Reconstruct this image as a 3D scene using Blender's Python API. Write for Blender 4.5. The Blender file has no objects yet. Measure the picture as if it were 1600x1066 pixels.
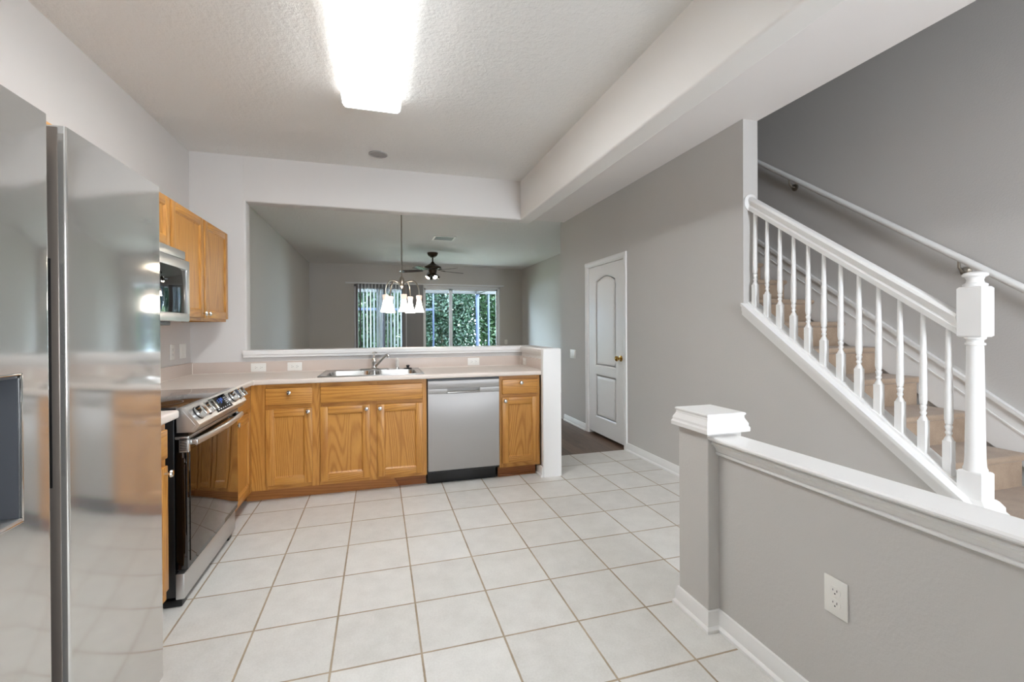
import bpy, bmesh, math, random
from mathutils import Vector, Matrix

PI = math.pi
scene = bpy.context.scene
COL = scene.collection

# ------------------------------------------------------------------ camera
cam_d = bpy.data.cameras.new('camera')
cam_d.sensor_width = 36.0
cam_d.sensor_fit = 'HORIZONTAL'
cam_d.lens = 36.0 * 693.33 / 1600.0
cam_d.shift_x = 5.25 / 1600.0
cam_d.shift_y = -16.73 / 1600.0
cam_d.clip_start = 0.05
cam = bpy.data.objects.new('camera', cam_d)
COL.objects.link(cam)
YAW, PITCH, ROLL = math.radians(16.241), math.radians(-0.232), math.radians(-0.313)
_f = Vector((math.sin(YAW), math.cos(YAW), 0)); _r = Vector((math.cos(YAW), -math.sin(YAW), 0)); _u = Vector((0, 0, 1))
FW = _f * math.cos(PITCH) + _u * math.sin(PITCH)
U2 = _u * math.cos(PITCH) - _f * math.sin(PITCH)
RT = _r * math.cos(ROLL) + U2 * math.sin(ROLL)
UP = U2 * math.cos(ROLL) - _r * math.sin(ROLL)
cam.matrix_world = Matrix(((RT.x, UP.x, -FW.x, 0.521), (RT.y, UP.y, -FW.y, -2.107), (RT.z, UP.z, -FW.z, 1.278), (0, 0, 0, 1)))
scene.camera = cam

# ------------------------------------------------------------------ view, sky, sun, added fill, sky portals
scene.view_settings.view_transform = 'Standard'
scene.view_settings.look = 'None'
scene.view_settings.gamma = 1.0
scene.view_settings.use_curve_mapping = False
scene.view_settings.exposure = 1.05
scene.cycles.max_bounces = 10
scene.cycles.diffuse_bounces = 6
scene.cycles.glossy_bounces = 5
scene.cycles.transparent_max_bounces = 12
scene.cycles.caustics_reflective = False
scene.cycles.caustics_refractive = False
scene.cycles.use_denoising = True

LAMP = 15.5          # radiance of the fluorescent lens
SHADE = 8.5          # radiance of the chandelier glass
FANLAMP = 150.0
SKY = 15.0
SUN = 10.0
FILL = 34.0           # added warm fill light in an unseen window behind the camera (W)

world = bpy.data.worlds.new('sky')
scene.world = world
world.use_nodes = True
wn = world.node_tree
wn.nodes.clear()
w_out = wn.nodes.new('ShaderNodeOutputWorld')
w_bg = wn.nodes.new('ShaderNodeBackground')
w_bg.inputs[0].default_value = (0.66, 0.83, 1.0, 1)
w_bg.inputs[1].default_value = SKY
wn.links.new(w_bg.outputs[0], w_out.inputs[0])

sun_d = bpy.data.lights.new('sun', 'SUN')
sun_d.energy = SUN
sun_d.angle = math.radians(1.0)
sun_d.color = (1.0, 0.95, 0.86)
sun = bpy.data.objects.new('sun', sun_d)
COL.objects.link(sun)
sun.rotation_euler = Vector((-0.55, 0.18, -0.8)).to_track_quat('-Z', 'Y').to_euler()

def area(name, loc, direction, sx, sy, energy, color=(1, 1, 1), portal=False):
    d = bpy.data.lights.new(name, 'AREA')
    d.shape = 'RECTANGLE'; d.size = sx; d.size_y = sy
    d.energy = energy; d.color = color
    if portal: d.cycles.is_portal = True
    o = bpy.data.objects.new(name, d)
    COL.objects.link(o)
    o.location = loc
    o.rotation_euler = Vector(direction).to_track_quat('-Z', 'Z').to_euler()
    return o
area('front_fill', (2.3, -4.56, 1.4), (0, 1, 0), 0.6, 1.7, FILL, (1.0, 0.93, 0.90))  # unseen warm area light, added to brighten the stair posts and hall ceiling
area('portal_front', (2.3, -4.74, 1.4), (0, 1, 0), 0.7, 1.8, 1.0, portal=True)
area('portal_left', (0.55, 8.75, 1.16), (0, -1, 0), 1.2, 2.3, 1.0, portal=True)
area('portal_right', (2.46, 8.75, 1.16), (0, -1, 0), 1.95, 2.3, 1.0, portal=True)

# ------------------------------------------------------------------ materials
def lin(c):
    out = []
    for v in c:
        v /= 255.0
        out.append(v / 12.92 if v <= 0.04045 else ((v + 0.055) / 1.055) ** 2.4)
    return (out[0], out[1], out[2], 1.0)

class NT:
    def __init__(s, name):
        s.mat = bpy.data.materials.new(name)
        s.mat.use_nodes = True
        s.t = s.mat.node_tree
        s.b = s.t.nodes['Principled BSDF']
        s.out = s.t.nodes['Material Output']
    def n(s, kind, **kw):
        nd = s.t.nodes.new('ShaderNode' + kind)
        for k, v in kw.items(): setattr(nd, k, v)
        return nd
    def l(s, a, b): s.t.links.new(a, b)
    def math(s, op, a, b=None, c=None):
        nd = s.n('Math', operation=op)
        for i, v in enumerate((a, b, c)):
            if v is None: continue
            if isinstance(v, (int, float)): nd.inputs[i].default_value = v
            else: s.l(v, nd.inputs[i])
        return nd.outputs[0]
    def noise(s, vec, scale, detail=2.0, rough=0.5, dist=0.0):
        nd = s.n('TexNoise')
        nd.inputs['Scale'].default_value = scale
        nd.inputs['Detail'].default_value = detail
        nd.inputs['Roughness'].default_value = rough
        nd.inputs['Distortion'].default_value = dist
        if vec is not None: s.l(vec, nd.inputs['Vector'])
        return nd.outputs['Fac']
    def mapping(s, vec, scale=(1, 1, 1)):
        nd = s.n('Mapping')
        nd.inputs['Scale'].default_value = scale
        s.l(vec, nd.inputs['Vector'])
        return nd.outputs[0]
    def ramp(s, fac, stops):
        nd = s.n('ValToRGB')
        el = nd.color_ramp.elements
        el[0].position, el[0].color = stops[0]
        el[1].position, el[1].color = stops[-1]
        for p, c in stops[1:-1]:
            e = el.new(p); e.color = c
        s.l(fac, nd.inputs[0])
        return nd.outputs[0]
    def mix(s, fac, a, b):
        nd = s.n('Mix', data_type='RGBA')
        if isinstance(fac, (int, float)): nd.inputs[0].default_value = fac
        else: s.l(fac, nd.inputs[0])
        for i, v in ((6, a), (7, b)):
            if isinstance(v, tuple): nd.inputs[i].default_value = v
            else: s.l(v, nd.inputs[i])
        return nd.outputs[2]
    def bump(s, h, strength, dist):
        nd = s.n('Bump')
        nd.inputs['Strength'].default_value = strength
        nd.inputs['Distance'].default_value = dist
        s.l(h, nd.inputs['Height'])
        s.l(nd.outputs[0], s.b.inputs['Normal'])
    def pos(s): return s.n('NewGeometry').outputs['Position']
    def obj(s): return s.n('TexCoord').outputs['Object']
    def set(s, **kw):
        for k, v in kw.items():
            s.b.inputs[k.replace('_', ' ')].default_value = v
        return s

def plain(name, rgb, rough=0.5, metal=0.0, spec=0.5, coat=0.0):
    m = NT(name)
    m.set(Base_Color=lin(rgb), Roughness=rough, Metallic=metal, Specular_IOR_Level=spec, Coat_Weight=coat)
    return m.mat

def paint(name, rgb, rough=0.62, scale=170.0, strength=0.12, dist=0.002):
    m = NT(name)
    m.set(Roughness=rough, Specular_IOR_Level=0.3)
    p = m.pos()
    c = lin(rgb)
    big = m.noise(p, 1.3, 2)
    col = m.mix(big, tuple(v * 0.97 for v in c[:3]) + (1,), tuple(min(1, v * 1.03) for v in c[:3]) + (1,))
    m.l(col, m.b.inputs['Base Color'])
    m.bump(m.noise(p, scale, 3, 0.6), strength, dist)
    return m.mat

def emit(name, rgb, strength, base=(230, 230, 230)):
    m = NT(name)
    m.set(Base_Color=lin(base), Roughness=0.4, Emission_Color=lin(rgb), Emission_Strength=strength)
    return m.mat

def steel(name, rgb, rough, grain=(1, 1, 60), wob=0.0, gscale=12.0, var=0.06, aniso=0.0, rot=0.0, metal=1.0):
    m = NT(name)
    if aniso:
        tg = m.n('Tangent', direction_type='RADIAL', axis='Z')
        m.l(tg.outputs[0], m.b.inputs['Tangent'])
        m.set(Anisotropic=aniso, Anisotropic_Rotation=rot)
    m.set(Base_Color=lin(rgb), Metallic=1.0, Roughness=rough)
    v = m.mapping(m.pos(), grain)
    g = m.noise(v, gscale, 3, 0.6)
    r = m.math('MULTIPLY_ADD', g, var, rough - var / 2)
    m.l(r, m.b.inputs['Roughness'])
    m.set(Metallic=metal)
    if wob:
        m.bump(m.noise(m.mapping(m.pos(), (1, 1, 1.0)), 2.6, 1), wob, 0.02)
    return m.mat

def oak(name, scale, light=(198, 143, 70), dark=(148, 93, 37)):
    m = NT(name)
    m.set(Roughness=0.36, Specular_IOR_Level=0.45)
    oi = m.n('ObjectInfo')
    off = m.math('MULTIPLY', oi.outputs['Random'], 37.0)
    add = m.n('VectorMath', operation='ADD')
    m.l(m.obj(), add.inputs[0]); m.l(off, add.inputs[1])
    v = m.mapping(add.outputs[0], scale)
    field = m.noise(v, 4.6, 1.2, 0.4, 0.1)
    rings = m.math('SINE', m.math('MULTIPLY', field, 190.0))
    rings = m.math('MULTIPLY_ADD', rings, 0.5, 0.5)
    rings = m.math('POWER', rings, 2.2)
    fine = m.noise(m.mapping(add.outputs[0], tuple(60.0 if k > 0.5 else 2.2 for k in scale)), 5.0, 3, 0.65)
    fac = m.math('MULTIPLY_ADD', fine, 0.95, m.math('MULTIPLY_ADD', rings, 0.34, -0.29))
    broad = m.noise(add.outputs[0], 2.3, 1)
    fac = m.math('MULTIPLY_ADD', broad, 0.3, m.math('ADD', fac, -0.12))
    mid = tuple((a + b) / 2 for a, b in zip(light, dark))
    col = m.ramp(fac, [(0.12, lin(light)), (0.5, lin(mid)), (0.9, lin(dark))])
    m.l(col, m.b.inputs['Base Color'])
    m.bump(fine, 0.06, 0.001)
    return m.mat

def tile_floor(name, step):
    m = NT(name)
    p = m.pos()
    sep = m.n('SeparateXYZ'); m.l(p, sep.inputs[0])
    half = 0.0042
    ds = []
    for ax in (0, 1):
        q = m.math('DIVIDE', sep.outputs[ax], step)
        fr = m.math('SUBTRACT', q, m.math('FLOOR', m.math('ADD', q, 0.5)))
        ds.append(m.math('MULTIPLY', m.math('ABSOLUTE', fr), step))
    d = m.math('MINIMUM', ds[0], ds[1])
    jag = m.math('MULTIPLY_ADD', m.noise(p, 55.0, 2), 0.0022, half - 0.0011)
    edge = m.n('MapRange', interpolation_type='SMOOTHSTEP')
    m.l(d, edge.inputs[0]); m.l(m.math('SUBTRACT', jag, 0.0014), edge.inputs[1]); m.l(m.math('ADD', jag, 0.0012), edge.inputs[2])
    k = edge.outputs[0]
    cx = m.math('FLOOR', m.math('DIVIDE', sep.outputs[0], step)); cy = m.math('FLOOR', m.math('DIVIDE', sep.outputs[1], step))
    comb = m.n('CombineXYZ'); m.l(cx, comb.inputs[0]); m.l(cy, comb.inputs[1])
    wn_ = m.n('TexWhiteNoise'); m.l(comb.outputs[0], wn_.inputs['Vector'])
    cloud = m.noise(p, 9.0, 5, 0.62)
    speck = m.noise(p, 120.0, 3, 0.6)
    t = m.math('MULTIPLY_ADD', cloud, 0.55, m.math('MULTIPLY_ADD', speck, 0.4, m.math('MULTIPLY', wn_.outputs['Value'], 0.18)))
    tile = m.ramp(t, [(0.35, lin((199, 196, 190))), (0.75, lin((221, 219, 214)))])
    grout = m.ramp(m.noise(p, 7.0, 3), [(0.35, lin((150, 134, 112))), (0.7, lin((176, 160, 138)))])
    m.l(m.mix(k, grout, tile), m.b.inputs['Base Color'])
    m.l(m.math('MULTIPLY_ADD', k, -0.45, 0.85), m.b.inputs['Roughness'])
    m.set(Specular_IOR_Level=0.42)
    m.bump(m.math('MULTIPLY_ADD', speck, 0.06, k), 0.35, 0.0025)
    return m.mat

def plank_floor(name):
    m = NT(name)
    p = m.pos()
    br = m.n('TexBrick')
    br.offset = 0.37
    br.inputs['Scale'].default_value = 1.0
    br.inputs['Brick Width'].default_value = 1.2
    br.inputs['Row Height'].default_value = 0.15
    br.inputs['Mortar Size'].default_value = 0.0025
    br.inputs['Color1'].default_value = (0, 0, 0, 1); br.inputs['Color2'].default_value = (1, 1, 1, 1)
    br.inputs['Mortar'].default_value = (0, 0, 0, 1)
    rot = m.n('Mapping'); rot.inputs['Rotation'].default_value = (0, 0, PI / 2); m.l(p, rot.inputs['Vector'])
    m.l(rot.outputs[0], br.inputs['Vector'])
    g = m.noise(m.mapping(p, (16, 1.4, 1)), 3.0, 4, 0.6)
    f = m.math('MULTIPLY_ADD', br.outputs['Color'], 0.35, m.math('MULTIPLY', g, 0.75))
    m.l(m.ramp(f, [(0.2, lin((66, 50, 40))), (0.6, lin((104, 82, 66))), (0.95, lin((128, 104, 86)))]), m.b.inputs['Base Color'])
    m.set(Roughness=0.42)
    m.bump(g, 0.1, 0.001)
    return m.mat

def carpet(name):
    m = NT(name)
    p = m.pos()
    a = m.noise(p, 5.0, 4, 0.6); b = m.noise(p, 260.0, 2, 0.7)
    t = m.math('MULTIPLY_ADD', a, 0.6, m.math('MULTIPLY', b, 0.45))
    m.l(m.ramp(t, [(0.32, lin((146, 124, 104))), (0.7, lin((188, 166, 144)))]), m.b.inputs['Base Color'])
    m.set(Roughness=0.95, Specular_IOR_Level=0.1, Sheen_Weight=0.3)
    m.bump(b, 0.6, 0.004)
    return m.mat

def leaf_mat(name, dark, light, hot):
    m = NT(name)
    p = m.pos()
    a = m.noise(p, 2.2, 3, 0.6); b = m.noise(p, 13.0, 2, 0.7)
    t = m.math('MULTIPLY_ADD', a, 0.55, m.math('MULTIPLY', b, 0.5))
    m.l(m.ramp(t, [(0.3, lin(dark)), (0.55, lin(light)), (0.8, lin(hot))]), m.b.inputs['Base Color'])
    m.set(Roughness=0.4, Specular_IOR_Level=0.6)
    tr = m.n('BsdfTranslucent'); tr.inputs[0].default_value = lin(light)
    ms = m.n('MixShader'); ms.inputs[0].default_value = 0.3
    m.l(m.b.outputs[0], ms.inputs[1]); m.l(tr.outputs[0], ms.inputs[2]); m.l(ms.outputs[0], m.out.inputs[0])
    return m.mat

def pane_mat(name):
    m = NT(name)
    tp = m.n('BsdfTransparent'); tp.inputs[0].default_value = (0.93, 0.96, 0.96, 1)
    gl = m.n('BsdfGlossy'); gl.inputs['Roughness'].default_value = 0.0
    fr = m.n('Fresnel'); fr.inputs[0].default_value = 1.22
    ms = m.n('MixShader')
    m.l(fr.outputs[0], ms.inputs[0]); m.l(tp.outputs[0], ms.inputs[1]); m.l(gl.outputs[0], ms.inputs[2]); m.l(ms.outputs[0], m.out.inputs[0])
    return m.mat

M = {}
M['kitchen'] = paint('kitchen_paint', (213, 210, 207))
M['gray'] = paint('greige_paint', (196, 193, 189), 0.62, 95.0, 0.3, 0.003)
M['ceil'] = paint('ceiling_knockdown', (228, 227, 224), 0.8, 38.0, 0.75, 0.008)
M['white_ceil'] = paint('smooth_ceiling', (236, 231, 228), 0.7, 120.0, 0.1, 0.002)
M['trim'] = paint('white_trim', (232, 231, 229), 0.35, 60.0, 0.02, 0.001)
M['whitewall'] = paint('white_wall_paint', (226, 223, 219), 0.55)
M['tile'] = tile_floor('floor_tile', 0.3366)
M['plank'] = plank_floor('wood_plank')
M['carpet'] = carpet('beige_carpet')
M['oak_z'] = oak('oak_vertical', (1.0, 1.0, 0.09))
M['oak_x'] = oak('oak_across', (0.09, 1.0, 1.0))
M['oak_y'] = oak('oak_along', (1.0, 0.09, 1.0))
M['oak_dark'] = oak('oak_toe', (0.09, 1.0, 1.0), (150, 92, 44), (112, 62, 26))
M['laminate'] = paint('laminate_top', (216, 205, 195), 0.32, 400.0, 0.02, 0.0005)
M['splash'] = paint('laminate_splash', (205, 191, 181), 0.35, 400.0, 0.02, 0.0005)
M['caulk'] = plain('caulk', (232, 226, 216), 0.6)
M['fridge'] = steel('fridge_steel', (212, 210, 206), 0.10, (1, 60, 1), 0.012, 9.0, 0.03, 0.6, 0.0, 0.82)
M['steel'] = steel('brushed_steel', (204, 203, 201), 0.34, (60, 60, 1), 0.0, 8.0, 0.08, 0.0, 0.0, 0.85)
M['dwsteel'] = steel('dishwasher_steel', (182, 180, 178), 0.5, (1, 1, 60), 0.0, 8.0, 0.04, 0.9, 0.0, 0.55)
M['sinksteel'] = steel('sink_steel', (196, 197, 196), 0.24, (40, 1, 1), 0.0, 8.0, 0.1)
M['chrome'] = plain('chrome', (215, 215, 213), 0.12, 1.0)
M['nickel'] = plain('satin_nickel', (176, 170, 160), 0.28, 1.0)
M['brass'] = plain('polished_brass', (196, 158, 86), 0.2, 1.0)
M['darksteel'] = plain('dark_steel', (140, 130, 122), 0.4, 0.7)
M['black'] = plain('black_enamel', (9, 9, 10), 0.3)
M['blackglass'] = plain('black_glass', (6, 6, 7), 0.03, 0.0, 0.9)
M['cooktop'] = plain('cooktop_glass', (26, 26, 27), 0.07, 0.0, 1.0, 0.6)
M['ovenglass'] = plain('oven_mirror_glass', (100, 94, 89), 0.025, 1.0)
M['mwglass'] = plain('microwave_mirror_glass', (96, 96, 98), 0.03, 1.0)
M['darkgray'] = plain('dark_gray_plastic', (58, 58, 60), 0.4)
M['dispgray'] = plain('dispenser_gray', (84, 86, 90), 0.3)
M['midgray'] = plain('gray_plastic', (120, 122, 124), 0.4)
M['plate'] = plain('white_plastic', (232, 230, 224), 0.35)
M['slot'] = plain('slot_dark', (40, 38, 36), 0.6)
M['screen_blue'] = emit('display_glow', (60, 130, 255), 0.35, (5, 8, 20))
M['legend'] = plain('panel_legend', (190, 196, 205), 0.5)
M['bronze'] = plain('aged_bronze', (70, 58, 46), 0.4, 0.7)
M['blade'] = plain('fan_blade_gloss', (56, 48, 44), 0.16, 0.0, 0.7)
M['lens'] = emit('fluorescent_lens', (249, 252, 255), LAMP)
M['lenscap'] = emit('fluorescent_end', (252, 253, 253), 1.5)
M['shade'] = emit('chandelier_glass', (255, 244, 232), SHADE, (236, 226, 216))
M['neck'] = emit('frosted_neck', (255, 226, 206), 0.35, (226, 206, 192))
M['bulb'] = emit('fan_bulb', (255, 240, 215), FANLAMP)
M['vane'] = plain('blind_vane', (132, 131, 133), 0.5)
M['pane'] = pane_mat('window_glass')
M['frame'] = plain('white_aluminium', (222, 224, 226), 0.4)
M['porch'] = plain('bronze_blue_aluminium', (24, 34, 56), 0.4)
M['fascia'] = plain('porch_fascia', (42, 38, 36), 0.6)
M['ground'] = plain('lawn_ground', (74, 92, 48), 0.9)
M['bark'] = plain('bark', (88, 72, 58), 0.9)
M['leaf_a'] = leaf_mat('leaf_dark', (7, 15, 8), (20, 36, 20), (62, 78, 48))
M['leaf_b'] = leaf_mat('leaf_bright', (11, 24, 12), (36, 62, 30), (94, 110, 70))
M['leaf_c'] = leaf_mat('leaf_blue', (12, 25, 16), (36, 60, 42), (92, 112, 92))

# ------------------------------------------------------------------ mesh builder
class MB:
    def __init__(s, T=None):
        s.v, s.f, s.T = [], [], T
    def add(s, vs, fs):
        n = len(s.v)
        for p in vs:
            s.v.append(tuple(s.T(*p)) if s.T else tuple(p))
        for f in fs: s.f.append([i + n for i in f])
        return s
    def box(s, x0, x1, y0, y1, z0, z1, b=0.0, seg=2):
        if x0 > x1: x0, x1 = x1, x0
        if y0 > y1: y0, y1 = y1, y0
        if z0 > z1: z0, z1 = z1, z0
        if b <= 0:
            vs = [(x, y, z) for x in (x0, x1) for y in (y0, y1) for z in (z0, z1)]
            return s.add(vs, [(0, 1, 3, 2), (4, 6, 7, 5), (0, 4, 5, 1), (2, 3, 7, 6), (0, 2, 6, 4), (1, 5, 7, 3)])
        bm = bmesh.new()
        bmesh.ops.create_cube(bm, size=1.0)
        for v in bm.verts:
            v.co = Vector(((x0 + x1) / 2 + v.co.x * (x1 - x0), (y0 + y1) / 2 + v.co.y * (y1 - y0), (z0 + z1) / 2 + v.co.z * (z1 - z0)))
        b = min(b, 0.49 * min(x1 - x0, y1 - y0, z1 - z0))
        bmesh.ops.bevel(bm, geom=list(bm.edges), offset=b, segments=seg, affect='EDGES', profile=0.5)
        bm.verts.index_update()
        s.add([tuple(v.co) for v in bm.verts], [[v.index for v in f.verts] for f in bm.faces])
        bm.free()
        return s
    def prism(s, poly, axis, a0, a1, poly2=None):
        def P(p, a):
            return {'x': (a, p[0], p[1]), 'y': (p[0], a, p[1]), 'z': (p[0], p[1], a)}[axis]
        n = len(poly)
        q = poly2 or poly
        vs = [P(p, a0) for p in poly] + [P(p, a1) for p in q]
        fs = [list(range(n)), list(range(n, 2 * n))] + [(i, (i + 1) % n, n + (i + 1) % n, n + i) for i in range(n)]
        return s.add(vs, fs)
    def lathe(s, prof, c, seg=20, axis='z'):
        vs, fs = [], []
        def P(a, b, h):
            return {'z': (c[0] + a, c[1] + b, c[2] + h), 'x': (c[0] + h, c[1] + a, c[2] + b), 'y': (c[0] + a, c[1] + h, c[2] + b)}[axis]
        for r, h in prof:
            for i in range(seg):
                t = 2 * PI * i / seg
                vs.append(P(r * math.cos(t), r * math.sin(t), h))
        for k in range(len(prof) - 1):
            for i in range(seg):
                j = (i + 1) % seg
                fs.append((k * seg + i, k * seg + j, (k + 1) * seg + j, (k + 1) * seg + i))
        fs.append(list(range(seg)))
        fs.append([(len(prof) - 1) * seg + i for i in range(seg)])
        return s.add(vs, fs)
    def tube(s, pts, r, seg=10, flat=1.0):
        pts = [Vector(p) for p in pts]
        n = len(pts)
        rs = r if isinstance(r, (list, tuple)) else [r] * n
        vs, fs = [], []
        up = Vector((0, 0, 1))
        prev = None
        for i, p in enumerate(pts):
            t = (pts[min(i + 1, n - 1)] - pts[max(i - 1, 0)]).normalized()
            if prev is None:
                a = t.cross(up)
                if a.length < 1e-3: a = t.cross(Vector((1, 0, 0)))
            else:
                a = prev - t * prev.dot(t)
            a.normalize(); prev = a
            b = t.cross(a)
            for k in range(seg):
                th = 2 * PI * k / seg
                vs.append(tuple(p + a * (rs[i] * math.cos(th)) + b * (rs[i] * flat * math.sin(th))))
        for i in range(n - 1):
            for k in range(seg):
                j = (k + 1) % seg
                fs.append((i * seg + k, i * seg + j, (i + 1) * seg + j, (i + 1) * seg + k))
        fs.append(list(range(seg))); fs.append([(n - 1) * seg + k for k in range(seg)])
        return s.add(vs, fs)
    def loft(s, rings, close=True):
        n = len(rings[0]); vs = [p for r in rings for p in r]; fs = []
        for k in range(len(rings) - 1):
            for i in range(n):
                j = (i + 1) % n
                fs.append((k * n + i, k * n + j, (k + 1) * n + j, (k + 1) * n + i))
        if close:
            fs.append(list(range(n))); fs.append([(len(rings) - 1) * n + i for i in range(n)])
        return s.add(vs, fs)

def arc(c, r, a0, a1, n=6):
    return [(c[0] + r * math.cos(a0 + (a1 - a0) * i / n), c[1] + r * math.sin(a0 + (a1 - a0) * i / n)) for i in range(n + 1)]

def rpoly(x0, x1, y0, y1, r):
    """rounded rectangle; r = radii of (x0,y0),(x1,y0),(x1,y1),(x0,y1)"""
    if not isinstance(r, (tuple, list)): r = (r,) * 4
    cs = [((x0, y0), PI), ((x1, y0), 1.5 * PI), ((x1, y1), 0.0), ((x0, y1), 0.5 * PI)]
    sg = [(1, 1), (-1, 1), (-1, -1), (1, -1)]
    out = []
    for ((cx, cy), a), (sx, sy), rr in zip(cs, sg, r):
        if rr <= 0: out.append((cx, cy))
        else: out += arc((cx + sx * rr, cy + sy * rr), rr, a, a + PI / 2, 5)
    return out

def root_loc(o):
    while o.parent: o = o.parent
    return o.location

def build(name, mb, mat, parent=None, loc=None, angle=35, smooth=True, **props):
    me = bpy.data.meshes.new(name)
    o = bpy.data.objects.new(name, me)
    COL.objects.link(o)
    if parent is not None:
        base = Vector(root_loc(parent)); o.parent = parent
    elif loc is not None:
        base = Vector(loc); o.location = base
    else:
        base = Vector((0, 0, 0))
    bm = bmesh.new()
    vs = [bm.verts.new(Vector(p) - base) for p in mb.v]
    for f in mb.f:
        try: bm.faces.new([vs[i] for i in f])
        except ValueError: pass
    bmesh.ops.recalc_face_normals(bm, faces=list(bm.faces))
    bm.to_mesh(me); bm.free()
    me.materials.append(mat)
    if smooth:
        me.polygons.foreach_set('use_smooth', [True] * len(me.polygons))
        me.set_sharp_from_angle(angle=math.radians(angle))
    for k, v in props.items(): o[k] = v
    return o

def thing(name, label, cat, loc=(0, 0, 0), group=None):
    o = bpy.data.objects.new(name, None)
    COL.objects.link(o)
    o.empty_display_size = 0.1
    o.location = loc
    o['label'] = label; o['category'] = cat
    if group: o['group'] = group
    return o

def single(name, mb, mat, label, cat, group=None, loc=None, **kw):
    o = build(name, mb, mat, None, loc, **kw)
    o['label'] = label; o['category'] = cat
    if group: o['group'] = group
    return o

def struct(name, mb, mat, label=None, **kw):
    o = build(name, mb, mat, **kw)
    o['kind'] = 'structure'
    if label: o['label'] = label
    return o

# ------------------------------------------------------------------ the room
XL, YB, XW, XS, XR = -0.971, 2.125, 2.99, 3.117, 4.0
ZC, ZB = 2.75, 2.366
YE = 3.6
YF = 8.6
YK = -4.6

struct('floor', MB().box(XL, XR, YK, 2.015, -0.06, 0.0), M['tile'], 'square off-white tiles with tan grout on the kitchen floor')
struct('floor_living', MB().box(XL, XR, 2.015, YF, -0.06, -0.001), M['plank'], 'dark brown plank floor beyond the tile')
struct('wall_left', MB().box(XL - 0.12, XL, YK, YB + 0.13, 0, 3.0), M['kitchen'], 'pale kitchen wall behind the refrigerator and range')
struct('wall_living_left', MB().box(XL - 0.12, XL, YB + 0.13, YF + 0.12, 0, 3.0), M['gray'], 'gray living room wall seen left through the opening')
wb = MB()
wb.prism(rpoly(XL, -0.560, YB, YB + 0.13, (0, 0.014, 0.014, 0)), 'z', 0, ZC)
wb.prism(rpoly(YB, YB + 0.13, ZB, ZC, (0.014, 0.014, 0, 0)), 'x', -0.575, 1.899)
wb.box(-0.575, 1.90, YB, YB + 0.13, 0, 1.04)
struct('wall_back', wb, M['kitchen'], 'pale kitchen wall with the wide pass-through opening over the sink')
struct('beam', MB().prism(rpoly(1.886, 2.026, ZB, ZC, (0.014, 0.014, 0, 0)), 'y', YK, YB + 0.13), M['whitewall'], 'dropped white beam running along the right edge of the kitchen ceiling')
struct('wall_wing', MB().box(1.888, 2.026, 1.49, YB + 0.13, 0, 1.04), M['whitewall'], 'short half wall at the right end of the counter')
struct('trim_post', MB().prism(rpoly(1.862, 2.031, 1.452, 1.50, (0.010, 0.010, 0, 0)), 'z', 0, 1.100), M['trim'], 'white end of the half wall beside the narrow cabinet')
led = [(2.118, 1.042), (2.092, 1.045), (2.090, 1.062), (2.082, 1.070), (2.080, 1.095), (2.086, 1.104), (2.28, 1.104), (2.285, 1.095), (2.27, 1.042)]
lb = MB().prism(led, 'x', -0.578, 2.02)
lb.prism([(x_, z_) for x_, z_ in ((1.878, 1.042), (1.868, 1.062), (1.862, 1.070), (1.860, 1.095), (1.866, 1.1035), (2.035, 1.1035), (2.04, 1.095), (2.03, 1.042))], 'y', 1.498, 2.284)
struct('trim_ledge', lb, M['trim'], 'white wooden ledge capping the half wall behind the sink')

struct('ceiling', MB().box(XL - 0.12, 1.95, YK, YB + 0.06, ZC, 3.0), M['ceil'], 'textured kitchen ceiling')
struct('ceiling_hall', MB().box(1.95, XS, YK, YE, ZC - 0.002, 3.0), M['white_ceil'], 'smooth pale hall ceiling right of the beam')
cl = MB().box(XL - 0.12, 1.95, YB + 0.06, YE, 2.772, 3.0)
cl.box(XL - 0.12, XR + 0.12, YE, YF + 0.12, 2.772, 3.0)
struct('ceiling_living', cl, M['ceil'], 'living room ceiling beyond the pass-through')

# hall wall with the closet door, sloping down under the stairs
def sk(y): return 1.443 + 0.754 * (y - 0.432)      # top of the stair stringer
wh = MB()
Y0 = -0.935
wh.prism([(Y0, 0), (2.035, 0), (2.035, ZC), (0.437, ZC), (0.437, sk(0.437) - 0.02), (Y0, sk(Y0) - 0.02)], 'x', XW, XS)
wh.box(XW, XS, 2.035, 2.865, 2.022, ZC)
wh.box(XW, XS, 2.865, YE, 0, ZC)
wh.box(3.085, XS, 2.035, 2.865, 0, 2.022)
struct('wall_hall', wh, M['gray'], 'long greige hall wall holding the closet door and the stair railing')
struct('wall_stair_end', MB().box(XS, XR, YE, YE + 0.12, 0, 5.2).box(XW, XS, YE, YE + 0.12, 0, 2.772), M['gray'], 'wall closing the stairs towards the living room')
struct('wall_right', MB().box(XR, XR + 0.12, YK, YE + 0.12, 0, 5.2), M['gray'], 'tall greige stairwell wall carrying the wall handrail')
struct('wall_living_right', MB().box(XR, XR + 0.12, YE + 0.12, YF + 0.12, 0, 2.9), M['gray'], 'gray living room wall on the right of the sliding doors')
struct('wall_upper', MB().box(XS - 0.12, XS - 0.002, YK, YE, 3.0, 5.2), M['gray'], 'upper wall above the hall ceiling edge')
struct('ceiling_stair', MB().box(XS - 0.12, XR + 0.12, YK, YE + 0.12, 5.2, 5.3), M['white_ceil'])
wf = MB()
wf.box(XL - 0.12, 1.95, YK - 0.12, YK, 0, 5.3); wf.box(2.65, XR + 0.12, YK - 0.12, YK, 0, 5.3)
wf.box(1.95, 2.65, YK - 0.12, YK, 0, 0.5); wf.box(1.95, 2.65, YK - 0.12, YK, 2.3, 5.3)
struct('wall_front', wf, M['kitchen'])
w3 = MB()
for a, b_ in ((1.95, 2.0), (2.6, 2.65)): w3.box(a, b_, YK - 0.1, YK - 0.03, 0.5, 2.3)
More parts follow.
